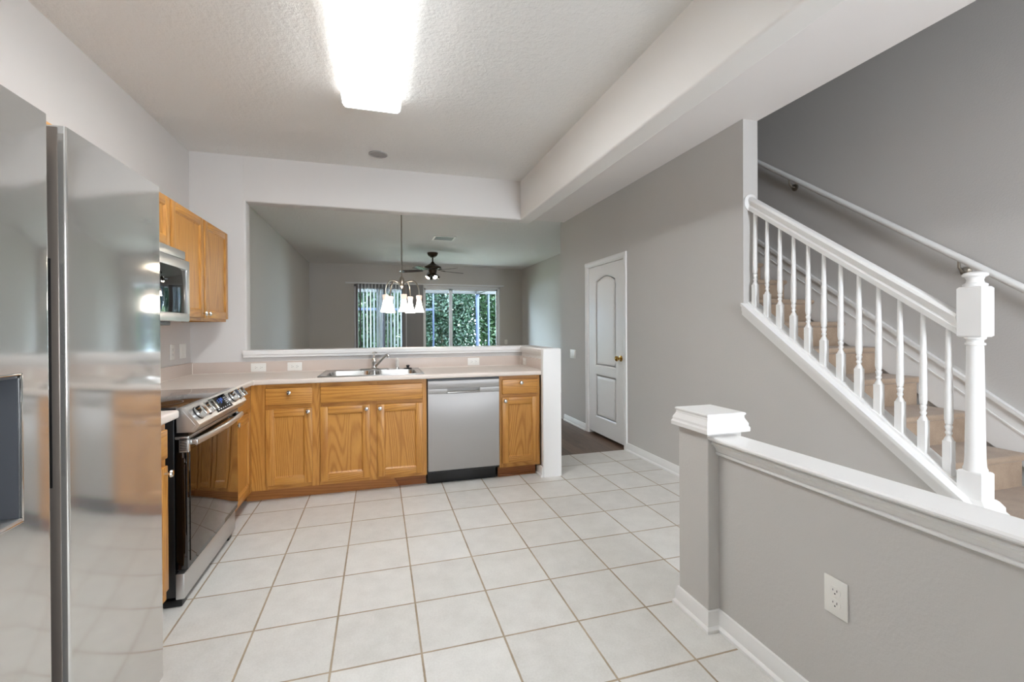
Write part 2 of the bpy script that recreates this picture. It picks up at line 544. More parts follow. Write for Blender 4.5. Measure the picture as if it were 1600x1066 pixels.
for a, b_ in ((0.5, 0.55), (1.38, 1.42), (2.25, 2.3)): w3.box(1.95, 2.65, YK - 0.1, YK - 0.03, a, b_)
struct('window_added', w3, M['frame'])  # unseen window, added as the opening for the warm fill light

# far living wall with two openings
fwall = MB()
fwall.box(XL - 0.12, -0.03, YF, YF + 0.12, 0, 2.9); fwall.box(1.13, 1.50, YF, YF + 0.12, 0, 2.9); fwall.box(3.42, XR + 0.12, YF, YF + 0.12, 0, 2.9)
fwall.box(-0.03, 1.13, YF, YF + 0.12, 2.31, 2.9); fwall.box(1.50, 3.42, YF, YF + 0.12, 2.31, 2.9)
struct('wall_far', fwall, M['gray'], 'far living room wall around the sliding glass doors')

def slider(name, x0, x1, stiles, label):
    y0, y1 = YF + 0.015, YF + 0.095
    z1 = 2.31
    fr = MB().box(x0, x0 + 0.045, y0, y1, 0, z1, 0.004).box(x1 - 0.045, x1, y0, y1, 0, z1, 0.004).box(x0, x1, y0, y1, z1 - 0.05, z1, 0.004).box(x0, x1, y0, y1, 0, 0.05, 0.004)
    o = struct(name, fr, M['frame'], label)
    xs = [x0 + 0.045] + stiles + [x1 - 0.045]
    for i in range(len(xs) - 1):
        a, b_ = xs[i], xs[i + 1]
        yy = y0 + 0.02 + 0.03 * (i % 2)
        s = MB()
        w = 0.045
        s.box(a, a + w, yy, yy + 0.025, 0.05, z1 - 0.05, 0.003).box(b_ - w, b_, yy, yy + 0.025, 0.05, z1 - 0.05, 0.003)
        s.box(a, b_, yy, yy + 0.025, 0.05, 0.11, 0.003).box(a, b_, yy, yy + 0.025, z1 - 0.1, z1 - 0.05, 0.003)
        so = build('sash', s, M['frame'], o)
        build('pane', MB().box(a + w, b_ - w, yy + 0.009, yy + 0.015, 0.11, z1 - 0.1), M['pane'], so, smooth=False)
slider('window_1', -0.03, 1.13, [0.56], 'left sliding glass door half covered by vertical blinds')
slider('window_2', 1.50, 3.42, [2.19], 'right sliding glass door open to the trees')

# ------------------------------------------------------------------ baseboards
def base_prof(h=0.085):
    return [(0, 0), (0.022, 0), (0.022, 0.012), (0.016, 0.02), (0.012, 0.022), (0.012, h - 0.022), (0.008, h - 0.012), (0.007, h - 0.004), (0.003, h), (0, h)]
def base_y(mb, x, y0, y1, sgn):     # board on a wall facing sgn in x
    mb.prism([(x + sgn * a, b_) for a, b_ in base_prof()], 'y', y0, y1)
def base_x(mb, y, x0, x1, sgn):
    mb.prism([(y + sgn * a, b_) for a, b_ in base_prof()], 'x', x0, x1)
bb = MB(); base_y(bb, XW, Y0, 1.972, -1); base_y(bb, XW, 2.928, YE, -1)
struct('baseboard_hall', bb, M['trim'], 'white baseboard along the hall wall')
def sweep(mb, prof, path):
    """profile (out, up) swept along a 2D path, outward = left of travel, mitred corners"""
    P = [Vector(p) for p in path]; rings = []
    for i, p in enumerate(P):
        nl = []
        if i > 0: d = (P[i] - P[i - 1]).normalized(); nl.append(Vector((-d.y, d.x)))
        if i < len(P) - 1: d = (P[i + 1] - P[i]).normalized(); nl.append(Vector((-d.y, d.x)))
        m_ = nl[0] if len(nl) == 1 else (nl[0] + nl[1]) / (1 + nl[0].dot(nl[1]))
        rings.append([(p.x + m_.x * a, p.y + m_.y * a, z) for a, z in prof])
    return mb.loft(rings)
bb = sweep(MB(), base_prof(), [(1.90, -3.3), (1.90, -0.55), (1.845, -0.55), (1.845, -0.36), (2.02, -0.36)])
struct('baseboard_half', bb, M['trim'], 'white baseboard round the foot of the short pillar and half wall')
bb = MB(); base_y(bb, 1.862, 1.46, 1.60, -1)
struct('baseboard_post', bb, M['trim'], 'scrap of white baseboard beside the narrow cabinet')
bb = MB(); base_x(bb, YF, XL, -0.05, -1); base_x(bb, YF, 1.14, 1.49, -1); base_x(bb, YF, 3.44, XR, -1); base_y(bb, XR, YE + 0.12, YF, -1); base_y(bb, XL, YB + 0.13, YF, 1)
struct('baseboard_living', bb, M['trim'], 'white baseboard in the living room')

# ------------------------------------------------------------------ foreground half wall and pillar
struct('wall_half', MB().prism(rpoly(1.90, 1.972, -3.3, -0.54, 0.0), 'z', 0, 0.75), M['gray'], 'low gray half wall in front of the stairs')
hc = [(1.915, 0.738), (1.890, 0.738), (1.886, 0.742), (1.885, 0.750), (1.889, 0.753), (1.886, 0.757), (1.880, 0.770), (1.870, 0.781), (1.862, 0.785), (1.862, 0.793), (1.867, 0.796), (1.858, 0.800), (1.850, 0.803), (1.846, 0.808), (1.846, 0.814), (1.851, 0.820), (1.980, 0.820), (1.984, 0.811), (1.975, 0.800), (1.972, 0.738)]
struct('trim_cap', MB().prism(hc, 'y', -3.3, -0.548), M['trim'], 'white moulded rail capping the low gray half wall', angle=14)
struct('pillar', MB().prism(rpoly(1.845, 2.020, -0.55, -0.36, 0.006), 'z', 0, 0.842), M['gray'], 'short square gray pillar ending the half wall')
def ring(o, z): return [(1.845 - o, -0.55 - o, z), (2.020 + o, -0.55 - o, z), (2.020 + o, -0.36 + o, z), (1.845 - o, -0.36 + o, z)]
pc = MB().loft([ring(0.008, 0.832), ring(0.023, 0.832), ring(0.0235, 0.848), ring(0.019, 0.856), ring(0.019, 0.866), ring(0.013, 0.878), ring(0.008, 0.888), ring(0.007, 0.898), ring(0.012, 0.904), ring(0.012, 0.909), ring(0.008, 0.912)])
struct('trim_pillar_cap', pc, M['trim'], 'white moulded cap on the short pillar', angle=20)

# ------------------------------------------------------------------ hall door
fx = XW
cas = MB()
def casing(mb, y0, y1, z0, z1, vert):
    if vert:
        mb.prism([(fx, y0), (fx - 0.012, y0 + 0.003), (fx - 0.016, y0 + 0.018), (fx - 0.012, y1 - 0.012), (fx - 0.006, y1), (fx, y1)] , 'z', z0, z1)
    else:
        mb.prism([(fx, z0), (fx - 0.006, z0), (fx - 0.012, z0 + 0.012), (fx - 0.016, z1 - 0.018), (fx - 0.012, z1 - 0.003), (fx, z1)], 'y', y0, y1)
casing(cas, 1.972, 2.032, 0, 2.075, True)
cas.prism([(fx, 2.928), (fx - 0.012, 2.925), (fx - 0.016, 2.910), (fx - 0.012, 2.880), (fx - 0.006, 2.868), (fx, 2.868)], 'z', 0, 2.075)
casing(cas, 1.972, 2.928, 2.018, 2.078, False)
cas.box(XW - 0.002, 3.08, 2.030, 2.042, 0, 2.02); cas.box(XW - 0.002, 3.08, 2.858, 2.870, 0, 2.02); cas.box(XW - 0.002, 3.08, 2.04, 2.86, 2.010, 2.022)
door = struct('door_1', cas, M['trim'], 'white two-panel hall door with brass knob')
lf = MB()
dx0, dx1, dm = 2.996, 3.036, 3.006
lf.box(dm, dx1, 2.045, 2.855, 0.035, 2.006)
yl, yr = 2.690, 2.215
lf.box(dx0, dm, yl, 2.855, 0.035, 2.006); lf.box(dx0, dm, 2.045, yr, 0.035, 2.006)
lf.box(dx0, dm, yr, yl, 0.035, 0.225); lf.box(dx0, dm, yr, yl, 0.735, 0.830)
def archz(y, base, rise): 
    t = (y - yr) / (yl - yr)
    return base + rise * math.sin(PI * t) ** 1.2 if 0 < t < 1 else base
ys = [yr + (yl - yr) * i / 14 for i in range(15)]
lf.prism([(yr, 2.006)] + [(y, archz(y, 1.83, 0.065)) for y in ys] + [(yl, 2.006)], 'x', dx0, dm)
leaf = build('leaf', lf, M['trim'], door)
pn = MB()
def raised(z0, z1, rise):
    def pl(i):
        ys_ = [yr + i + (yl - yr - 2 * i) * k / 14 for k in range(15)]
        return [(yl - i, z0 + i), (yr + i, z0 + i)] + [(y, archz(y, z1, rise) - i) for y in ys_]
    X3 = lambda x, q: [(x, a, b_) for a, b_ in q]
    pn.loft([X3(dx0, pl(0.0)), X3(dx0 + 0.002, pl(0.004)), X3(dm, pl(0.016)), X3(dm, pl(0.026)), X3(dx0 + 0.003, pl(0.052)), X3(dx0 + 0.0028, pl(0.06))], close=False)
    n_ = len(pl(0.0)); pn.f.append([len(pn.v) - n_ + i for i in range(n_)])
raised(0.225, 0.735, 0.0); raised(0.830, 1.83, 0.065)
build('raised_panel', pn, M['trim'], leaf)
kb = MB().lathe([(0.032, 0), (0.032, -0.006), (0.012, -0.010), (0.011, -0.032), (0.022, -0.038), (0.029, -0.050), (0.027, -0.062), (0.014, -0.070)], (dx0, 2.105, 0.95), 20, 'x')
build('door_knob', kb, M['brass'], leaf, label='polished brass door knob')
for z in (0.25, 1.0, 1.80):
    build('hinge', MB().box(2.984, 2.997, 2.852, 2.866, z - 0.045, z + 0.045, 0.003), M['trim'], leaf)

# ------------------------------------------------------------------ base cabinets
def TB(yf):   # back run, faces -y:  u = x, v = z, w = out of the face
    return lambda u, v, w: (u, yf - w, v)
def TL(xf):   # left run, faces +x
    return lambda u, v, w: (xf + w, u, v)
KNOB = [(0.006, 0.0), (0.005, 0.012), (0.007, 0.016), (0.0155, 0.019), (0.0165, 0.023), (0.014, 0.028), (0.006, 0.0305)]
def knob(T, u, v, w, parent, s=1.0):
    c = T(u, v, w); d = Vector(T(u, v, w + 1)) - Vector(c)
    mb = MB()
    if abs(d.y) > 0.5: mb.lathe([(r * s, -h * s) for r, h in KNOB], c, 16, 'y')
    else: mb.lathe([(r * s, h * s) for r, h in KNOB], c, 16, 'x')
    build('knob', mb, M['chrome'], parent, label='small round chrome knob')
def cab_door(T, grain_v, grain_h, u0, u1, v0, v1, parent, ku=None, kv=None, fw=0.055):
    p = MB(T)
    a0, a1, b0, b1 = u0 + fw, u1 - fw, v0 + fw, v1 - fw
    k = 0.009
    def rc(i, w): return [(a0 + i, b0 + i, w), (a1 - i, b0 + i, w), (a1 - i, b1 - i, w), (a0 + i, b1 - i, w)]
    p.loft([rc(-0.004, 0.002), rc(-0.004, 0.0155), rc(0.0, 0.0165), rc(k, 0.0085)])
    o = build('door', p, grain_v, parent)
    for a, b_ in ((u0, u0 + fw), (u1 - fw, u1)):
        build('stile', MB(T).box(a, b_, v0, v1, 0, 0.019, 0.003), grain_v, o)
    for a, b_ in ((v0, v0 + fw), (v1 - fw, v1)):
        build('rail', MB(T).box(u0 + fw, u1 - fw, a, b_, 0, 0.0185, 0.0025), grain_h, o)
    if ku is not None: knob(T, ku, kv, 0.019, o)
    return o
def drawer(T, grain, u0, u1, v0, v1, parent, ku=None, kv=None, name='drawer'):
    d = MB(T).box(u0, u1, v0, v1, 0, 0.019, 0.005, 3)
    o = build(name, d, grain, parent)
    if ku is not None: knob(T, ku, kv, 0.019, o)
    return o

ZT = 0.876
YFACE = 1.53
T1 = TB(YFACE)
def back_cabinet(label, x0, x1, stiles, rails, toe=True):
    t = thing('base_cabinet', label, 'cabinet', ((x0 + x1) / 2, YFACE, 0), 'oak base cabinets under the sink counter')
    c = MB()
    c.box(x0, x0 + 0.016, YFACE + 0.018, 2.10, 0.095, ZT - 0.002); c.box(x1 - 0.016, x1, YFACE + 0.018, 2.10, 0.095, ZT - 0.002)
    c.box(x0 + 0.016, x1 - 0.016, YFACE + 0.018, 2.10, 0.095, 0.112); c.box(x0 + 0.016, x1 - 0.016, 2.088, 2.10, 0.112, ZT - 0.002)
    build('carcass', c, M['oak_z'], t)
    for a, b_ in stiles: build('frame_stile', MB().box(a, b_, YFACE, YFACE + 0.019, 0.095, ZT - 0.002), M['oak_z'], t)
    for a, b_, z0, z1 in rails: build('frame_rail', MB().box(a, b_, YFACE + 0.001, YFACE + 0.018, z0, z1), M['oak_x'], t)
    return t
# left of the sink
c1 = back_cabinet('oak base cabinet in the corner, left of the sink cabinet', -0.384, 0.062, [(-0.384, -0.275), (0.022, 0.062)], [(-0.275, 0.022, 0.84, ZT - 0.002), (-0.275, 0.022, 0.69, 0.722), (-0.275, 0.022, 0.095, 0.135)])
drawer(T1, M['oak_x'], -0.286, 0.033, 0.722, 0.845, c1, -0.126, 0.812)
cab_door(T1, M['oak_z'], M['oak_x'], -0.286, 0.030, 0.128, 0.690, c1, 0.004, 0.666)
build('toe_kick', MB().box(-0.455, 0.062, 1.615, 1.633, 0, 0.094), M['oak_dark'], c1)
# sink base
c2 = back_cabinet('wide oak sink cabinet with two doors under one false front', 0.062, 0.884, [(0.062, 0.102), (0.440, 0.500), (0.846, 0.884)], [(0.102, 0.846, 0.84, ZT - 0.002), (0.102, 0.44, 0.69, 0.722), (0.50, 0.846, 0.69, 0.722), (0.102, 0.44, 0.095, 0.135), (0.50, 0.846, 0.095, 0.135)])
drawer(T1, M['oak_x'], 0.089, 0.853, 0.718, 0.843, c2, name='false_front')
cab_door(T1, M['oak_z'], M['oak_x'], 0.086, 0.446, 0.126, 0.690, c2, 0.420, 0.662)
cab_door(T1, M['oak_z'], M['oak_x'], 0.500, 0.853, 0.122, 0.688, c2, 0.522, 0.660)
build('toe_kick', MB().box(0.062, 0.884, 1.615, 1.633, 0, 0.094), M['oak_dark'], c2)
build('toe_lit_patch', MB().prism([(-0.435, 0.0), (0.665, 0.0), (0.615, 0.094), (-0.435, 0.094)], 'y', 1.606, 1.6145), oak('oak_toe_lit', (0.09, 1.0, 1.0), (176, 118, 62), (140, 88, 42)), c2, label='lit patch of the toe kick, painted as a lighter strip with a slanted end')  # light on the toe kick, put into the strip's paler colour and slanted shape
# right of the dishwasher
c3 = back_cabinet('narrow oak base cabinet right of the dishwasher, one drawer over one door', 1.494, 1.858, [(1.494, 1.522), (1.832, 1.858)], [(1.522, 1.832, 0.84, ZT - 0.002), (1.522, 1.832, 0.69, 0.722), (1.522, 1.832, 0.095, 0.135)])
drawer(T1, M['oak_x'], 1.517, 1.837, 0.720, 0.844, c3, 1.681, 0.815)
cab_door(T1, M['oak_z'], M['oak_x'], 1.515, 1.838, 0.132, 0.690, c3, 1.540, 0.664)
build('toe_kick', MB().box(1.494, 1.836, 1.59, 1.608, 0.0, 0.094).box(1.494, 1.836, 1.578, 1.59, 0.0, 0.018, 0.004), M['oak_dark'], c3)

# left run
XFACE = -0.385
T2 = TL(XFACE)
def left_cabinet(label, y0, y1, stiles, rails):
    t = thing('base_cabinet', label, 'cabinet', (XFACE, (y0 + y1) / 2, 0), 'oak base cabinets either side of the range')
    c = MB()
    c.box(-0.955, XFACE - 0.02, y0, y0 + 0.016, 0.095, ZT - 0.002); c.box(-0.955, XFACE - 0.02, y1 - 0.016, y1, 0.095, ZT - 0.002)
    c.box(-0.955, XFACE - 0.02, y0 + 0.016, y1 - 0.016, 0.095, 0.112)
    build('carcass', c, M['oak_z'], t)
    for a, b_ in stiles: build('frame_stile', MB().box(XFACE - 0.019, XFACE, a, b_, 0.095, ZT - 0.002), M['oak_z'], t)
    for a, b_, z0, z1 in rails: build('frame_rail', MB().box(XFACE - 0.018, XFACE - 0.001, a, b_, z0, z1), M['oak_y'], t)
    build('toe_kick', MB().box(XFACE - 0.09, XFACE - 0.072, y0, y1, 0, 0.094), M['oak_dark'], t)
    return t
c4 = left_cabinet('narrow oak base cabinet between the refrigerator and the range', -0.24, 0.182, [(-0.24, -0.20), (0.145, 0.182)], [(-0.20, 0.145, 0.845, ZT - 0.002), (-0.20, 0.145, 0.69, 0.722), (-0.20, 0.145, 0.095, 0.14)])
drawer(T2, M['oak_y'], -0.215, 0.162, 0.722, 0.848, c4, -0.03, 0.785)
cab_door(T2, M['oak_z'], M['oak_y'], -0.215, 0.162, 0.150, 0.690, c4, 0.135, 0.660)
c5 = left_cabinet('oak base cabinet between the range and the corner', 1.055, 1.528, [(1.055, 1.09), (1.44, 1.528)], [(1.09, 1.44, 0.845, ZT - 0.002), (1.09, 1.44, 0.69, 0.722), (1.09, 1.44, 0.095, 0.14)])
drawer(T2, M['oak_y'], 1.075, 1.458, 0.722, 0.848, c5)
cab_door(T2, M['oak_z'], M['oak_y'], 1.075, 1.458, 0.128, 0.690, c5, 1.10, 0.668)

# ------------------------------------------------------------------ worktops
wt = thing('worktop', 'L-shaped pale laminate worktop holding the sink', 'countertop', (0.6, 1.8, ZT))
SX0, SX1, SY0, SY1 = 0.105, 0.822, 1.535, 1.975      # sink cut-out
w = MB()
YC = 1.487
w.prism(rpoly(YC, SY0, ZT, 0.914, (0.010, 0, 0, 0.010)), 'x', -0.352, 1.86)
w.box(-0.352, 1.86, SY1, 2.108, ZT, 0.914)
w.box(-0.352, SX0, SY0, SY1, ZT, 0.914); w.box(SX1, 1.86, SY0, SY1, ZT, 0.914)
w.box(-0.955, -0.352, 1.487, 2.108, ZT, 0.914)
w.prism(rpoly(-0.955, -0.357, ZT, 0.914, (0, 0.010, 0.010, 0)), 'y', 1.048, 1.489)
build('slab', w, M['laminate'], wt)
bs = MB()
bs.box(-0.953, 1.868, 2.106, 2.1245, 0.912, 1.008, 0.002); bs.box(-0.9705, -0.952, 1.048, 2.1245, 0.912, 1.012, 0.002)
bs.box(1.866, 1.886, 1.502, 2.1245, 0.912, 1.008, 0.002)
build('backsplash', bs, M['splash'], wt)
ck = MB().box(-0.953, 1.868, 2.100, 2.107, 0.9135, 0.9185, 0.002).box(-0.953, -0.946, 1.048, 2.104, 0.9135, 0.9185, 0.002).box(1.861, 1.868, 1.502, 2.104, 0.9135, 0.9185, 0.002)
ck.box(-0.955, -0.949, 2.100, 2.106, 0.915, 1.008, 0.002).box(1.862, 1.868, 2.100, 2.106, 0.915, 1.006, 0.002)
build('caulk_line', ck, M['caulk'], wt, label='white caulk bead along the backsplash')
wt2 = thing('worktop', 'short piece of pale worktop between refrigerator and range', 'countertop', (-0.65, 0, ZT))
build('slab', MB().prism(rpoly(-0.955, -0.360, ZT, 0.914, (0, 0.010, 0.010, 0)), 'y', -0.25, 0.258), M['laminate'], wt2)
build('backsplash', MB().box(-0.9705, -0.952, -0.25, 0.258, 0.912, 1.012, 0.002), M['splash'], wt2)

# ------------------------------------------------------------------ sink and its fittings
sink = thing('kitchen_sink', 'stainless double-bowl sink set in the worktop', 'sink', (0.465, 1.77, 0.914))
RX0, RX1, RY0, RY1 = 0.072, 0.862, 1.508, 2.036
def rr(x0, x1, y0, y1, r, z, n=5):
    pts = []
    for (cx, cy, a) in ((x0 + r, y0 + r, PI), (x1 - r, y0 + r, 1.5 * PI), (x1 - r, y1 - r, 0), (x0 + r, y1 - r, PI / 2)):
        for i in range(n + 1):
            t = a + PI / 2 * i / n
            pts.append((cx + r * math.cos(t), cy + r * math.sin(t), z))
    return pts
bowls = [(0.118, 0.448, 1.545, 1.925), (0.482, 0.812, 1.545, 1.925)]
rim = MB()
zt, zb_ = 0.9205, 0.9145
xs = [RX0, 0.118, 0.448, 0.482, 0.812, RX1]
rim.box(RX0, RX1, RY0, 1.545, zb_, zt); rim.box(RX0, RX1, 1.925, RY1, zb_, zt)
for a, b_ in ((RX0, 0.118), (0.448, 0.482), (0.812, RX1)): rim.box(a, b_, 1.545, 1.925, zb_, zt)
for x0, x1, y0, y1 in bowls:     # corner fillets between square cut and round bowl
    rrp = rr(x0, x1, y0, y1, 0.06, zt)
    n = 6
    for q, c in enumerate(((x0, y0), (x1, y0), (x1, y1), (x0, y1))):
        rim.add([(c[0], c[1], zt)] + rrp[q * n:(q + 1) * n], [(0, i + 1, i + 2) for i in range(n - 1)])
for a, b_, c_, d_ in ((RX0 - 0.004, RX1 + 0.004, RY0 - 0.004, RY0 + 0.006), (RX0 - 0.004, RX1 + 0.004, RY1 - 0.006, RY1 + 0.004), (RX0 - 0.004, RX0 + 0.006, RY0, RY1), (RX1 - 0.006, RX1 + 0.004, RY0, RY1)):
    rim.box(a, b_, c_, d_, 0.9142, 0.9235, 0.003)
build('rim', rim, M['sinksteel'], sink)
for x0, x1, y0, y1 in bowls:
    b = MB()
    rings = [rr(x0, x1, y0, y1, 0.06, zt), rr(x0 + 0.004, x1 - 0.004, y0 + 0.004, y1 - 0.004, 0.058, zt - 0.006), rr(x0 + 0.012, x1 - 0.012, y0 + 0.012, y1 - 0.012, 0.055, 0.77), rr(x0 + 0.03, x1 - 0.03, y0 + 0.03, y1 - 0.03, 0.045, 0.745), rr((x0 + x1) / 2 - 0.05, (x0 + x1) / 2 + 0.05, (y0 + y1) / 2 - 0.05, (y0 + y1) / 2 + 0.05, 0.049, 0.742)]
    b.loft(rings, close=False)
    n = len(rings[-1]); b.f.append([len(b.v) - n + i for i in range(n)])
    bo = build('bowl', b, M['sinksteel'], sink)
    build('drain', MB().lathe([(0.045, 0), (0.045, 0.004), (0.036, 0.005), (0.030, 0.002)], ((x0 + x1) / 2, (y0 + y1) / 2, 0.7425), 20), M['chrome'], bo)

fa = thing('faucet', 'chrome single-lever faucet standing behind the sink bowls', 'faucet', (0.475, 1.985, 0.9205))
esc = MB().loft([rr(0.350, 0.600, 1.952, 2.012, 0.029, z) if i == 0 else rr(0.350 + i, 0.600 - i, 1.952 + i, 2.012 - i, 0.029 - i, z) for i, z in ((0, 0.9208), (0, 0.928), (0.006, 0.934))])
build('deck_plate', esc, M['chrome'], fa)
fb = MB().lathe([(0.027, 0), (0.027, 0.008), (0.024, 0.012), (0.023, 0.05), (0.0245, 0.06), (0.0245, 0.075), (0.020, 0.088), (0.012, 0.096)], (0.475, 1.985, 0.934), 20)
build('body', fb, M['chrome'], fa)
sp = MB().tube([(0.485, 1.975, 0.952), (0.505, 1.95, 0.975), (0.545, 1.905, 1.022), (0.575, 1.872, 1.052), (0.588, 1.858, 1.058), (0.596, 1.85, 1.048), (0.597, 1.849, 1.034)], [0.013, 0.013, 0.0115, 0.0105, 0.0115, 0.0125, 0.0125], 12)
build('spout', sp, M['chrome'], fa)
lv = MB().tube([(0.475, 1.985, 1.022), (0.476, 1.988, 1.040), (0.478, 1.992, 1.066)], [0.010, 0.007, 0.006], 10).tube([(0.462, 1.998, 1.068), (0.480, 1.992, 1.072), (0.502, 1.985, 1.070)], [0.005, 0.008, 0.006], 8)
build('lever', lv, M['chrome'], fa)
ss = thing('side_sprayer', 'pale hand sprayer on the sink deck right of the faucet', 'sprayer', (0.672, 1.975, 0.9205))
build('base', MB().lathe([(0.022, 0), (0.022, 0.004), (0.017, 0.010), (0.0155, 0.02)], (0.672, 1.975, 0.9207), 16), M['chrome'], ss)
build('wand', MB().tube([(0.672, 1.975, 0.94), (0.672, 1.975, 0.975), (0.671, 1.972, 1.000), (0.668, 1.962, 1.012), (0.662, 1.952, 1.012)], [0.016, 0.0155, 0.0145, 0.013, 0.011], 12), plain('cream_plastic', (222, 216, 206), 0.35), ss)
st = thing('sink_stopper', 'black rubber sink stopper lying on the sink deck', 'stopper', (0.765, 1.972, 0.9205))
build('disc', MB().lathe([(0.036, 0), (0.038, 0.004), (0.034, 0.009), (0.016, 0.011)], (0.765, 1.972, 0.9207), 20), M['black'], st)
build('grip', MB().lathe([(0.013, 0.010), (0.011, 0.020), (0.017, 0.026), (0.017, 0.032), (0.008, 0.036)], (0.765, 1.972, 0.9207), 16), M['black'], st)

# ------------------------------------------------------------------ dishwasher
dw = thing('dishwasher', 'stainless dishwasher with a pocket handle built in under the worktop', 'dishwasher', (1.19, 1.51, 0))
build('body', MB().box(0.889, 1.490, 1.545, 2.09, 0.10, 0.868), M['black'], dw)
build('top_gasket', MB().box(0.890, 1.489, 1.512, 1.545, 0.856, 0.872), M['black'], dw)
dd = MB()
dd.box(0.893, 1.486, 1.500, 1.545, 0.126, 0.752, 0.003)
dd.box(0.893, 1.486, 1.500, 1.545, 0.792, 0.856, 0.003)
dd.box(0.893, 1.048, 1.498, 1.545, 0.7525, 0.7915, 0.001); dd.box(1.320, 1.486, 1.498, 1.545, 0.7525, 0.7915, 0.001)
dd.box(1.048, 1.320, 1.530, 1.545, 0.752, 0.792)
do = build('door', dd, M['dwsteel'], dw)
hd = MB()
hd.prism([(1.499, 0.752), (1.493, 0.756), (1.493, 0.764), (1.500, 0.770), (1.512, 0.764), (1.512, 0.752)], 'x', 1.05, 1.318)
build('pocket_handle', hd, M['chrome'], do)
build('toe_panel', MB().box(0.893, 1.470, 1.575, 1.595, 0.005, 0.124, 0.003).box(0.893, 1.470, 1.560, 1.580, 0.09, 0.124, 0.003), M['black'], dw)

# ------------------------------------------------------------------ range
rg = thing('range', 'slide-in stainless and black electric range', 'stove', (-0.65, 0.655, 0))
RY_0, RY_1 = 0.277, 1.037
build('body', MB().box(-0.94, -0.388, RY_0 + 0.003, RY_1 - 0.003, 0.045, 0.902, 0.003), M['black'], rg)
ct = MB().box(-0.945, -0.375, RY_0, RY_1, 0.903, 0.919, 0.004)
co = build('cooktop', ct, M['cooktop'], rg)
for bx, by, br_ in ((-0.53, 0.47, 0.105), (-0.53, 0.85, 0.085), (-0.80, 0.47, 0.075), (-0.80, 0.85, 0.095)):
    cr = lambda r_: [(bx + r_ * math.cos(2 * PI * i / 40), by + r_ * math.sin(2 * PI * i / 40), 0.9195) for i in range(40)]
    bn = MB().loft([cr(br_), cr(br_ - 0.003)], close=False)
    build('burner_ring', bn, M['midgray'], co)
PA, PB_ = Vector((-0.342, 0, 0.921)), Vector((-0.286, 0, 0.838))
pp = [(-0.376, 0.806), (-0.378, 0.917), (-0.345, 0.922), (-0.286, 0.840), (-0.286, 0.834), (-0.308, 0.804)]
pan = build('control_panel', MB().prism(pp, 'y', RY_0 - 0.001, RY_1 + 0.001), M['steel'], rg, angle=20)
build('end_plate', MB().prism([(-0.368, 0.815), (-0.369, 0.905), (-0.352, 0.907), (-0.300, 0.836), (-0.316, 0.815)], 'y', RY_0 - 0.004, RY_0 + 0.001), M['steel'], pan)
nd = Vector((PB_.x - PA.x, 0, PB_.z - PA.z)).normalized()
nn = Vector((-nd.z, 0, nd.x))
def on_panel(t, y, h=0.0):
    p = Vector((-0.345, 0, 0.922)).lerp(Vector((-0.286, 0, 0.840)), t) + nn * h
    return Vector((p.x, y, p.z))
def cyl_on(mb, t, y, prof, seg=24):
    c = on_panel(t, y)
    e1 = nd; e2 = Vector((0, 1, 0))
    rings = []
    for r, h in prof:
        rings.append([tuple(c + nn * h + e1 * (r * math.cos(2 * PI * i / seg)) + e2 * (r * math.sin(2 * PI * i / seg))) for i in range(seg)])
    mb.loft(rings)
    return mb
for y in (0.350, 0.462, 0.865, 0.970):
    kb_ = cyl_on(MB(), 0.5, y, [(0.031, 0.003), (0.032, 0.006), (0.030, 0.022), (0.028, 0.031), (0.024, 0.033)])
    a = on_panel(0.5, y)
    for q in (0,):
        e1, e2 = nd, Vector((0, 1, 0))
        vs = []
        for h in (0.026, 0.046):
            for s1, s2 in ((-0.028, -0.009), (0.028, -0.009), (0.028, 0.009), (-0.028, 0.009)):
                vs.append(tuple(a + nn * h + e1 * s1 + e2 * s2))
        kb_.add(vs, [(0, 1, 2, 3), (4, 5, 6, 7), (0, 1, 5, 4), (1, 2, 6, 5), (2, 3, 7, 6), (3, 0, 4, 7)])
    ko = build('knob', kb_, M['chrome'], pan, label='round steel burner knob')
    build('knob_ring', cyl_on(MB(), 0.5, y, [(0.034, 0.0003), (0.034, 0.003), (0.030, 0.0032)]), M['black'], pan)
def quad_on(mb, t0, t1, y0, y1, h0, h1):
    vs = []
    for h in (h0, h1):
        for t, y in ((t0, y0), (t1, y0), (t1, y1), (t0, y1)): vs.append(tuple(on_panel(t, y, h)))
    mb.add(vs, [(0, 1, 2, 3), (4, 5, 6, 7), (0, 1, 5, 4), (1, 2, 6, 5), (2, 3, 7, 6), (3, 0, 4, 7)])
dsp = MB(); quad_on(dsp, 0.10, 0.93, 0.545, 0.785, -0.002, 0.0015)
dob = build('display', dsp, M['blackglass'], pan)
keys = [(0.78, 0.83, 0.57 + i * 0.034, 0.584 + i * 0.034) for i in range(6)] + [(0.30 + i * 0.11, 0.335 + i * 0.11, 0.735, 0.750) for i in range(4)]
keys += [(0.30 + i * 0.11, 0.335 + i * 0.11, 0.760, 0.773) for i in range(4)] + [(0.34 + i * 0.13, 0.37 + i * 0.13, 0.560, 0.585) for i in range(3)]
for t0, t1, a, b_ in keys:
    lg = MB(); quad_on(lg, t0, t1, a, b_, 0.0014, 0.0019)
    build('key', lg, M['legend'], dob)
dg = MB()
for k, seg_on in enumerate(((1, 2), (0, 1, 2, 3, 4), (0, 1, 4, 5))):   # a small seven-segment clock read-out
    y = 0.625 + k * 0.030 + (0.008 if k else 0)
    segs = [(0.26, 0.29, 0, 0.018), (0.29, 0.38, 0.014, 0.018), (0.41, 0.50, 0.014, 0.018), (0.50, 0.53, 0, 0.018), (0.38, 0.41, 0, 0.018), (0.29, 0.38, 0, 0.004)]
    for s_ in seg_on:
        t0, t1, a, b_ = segs[s_]
        quad_on(dg, t0, t1, y + a, y + b_, 0.0014, 0.0021)
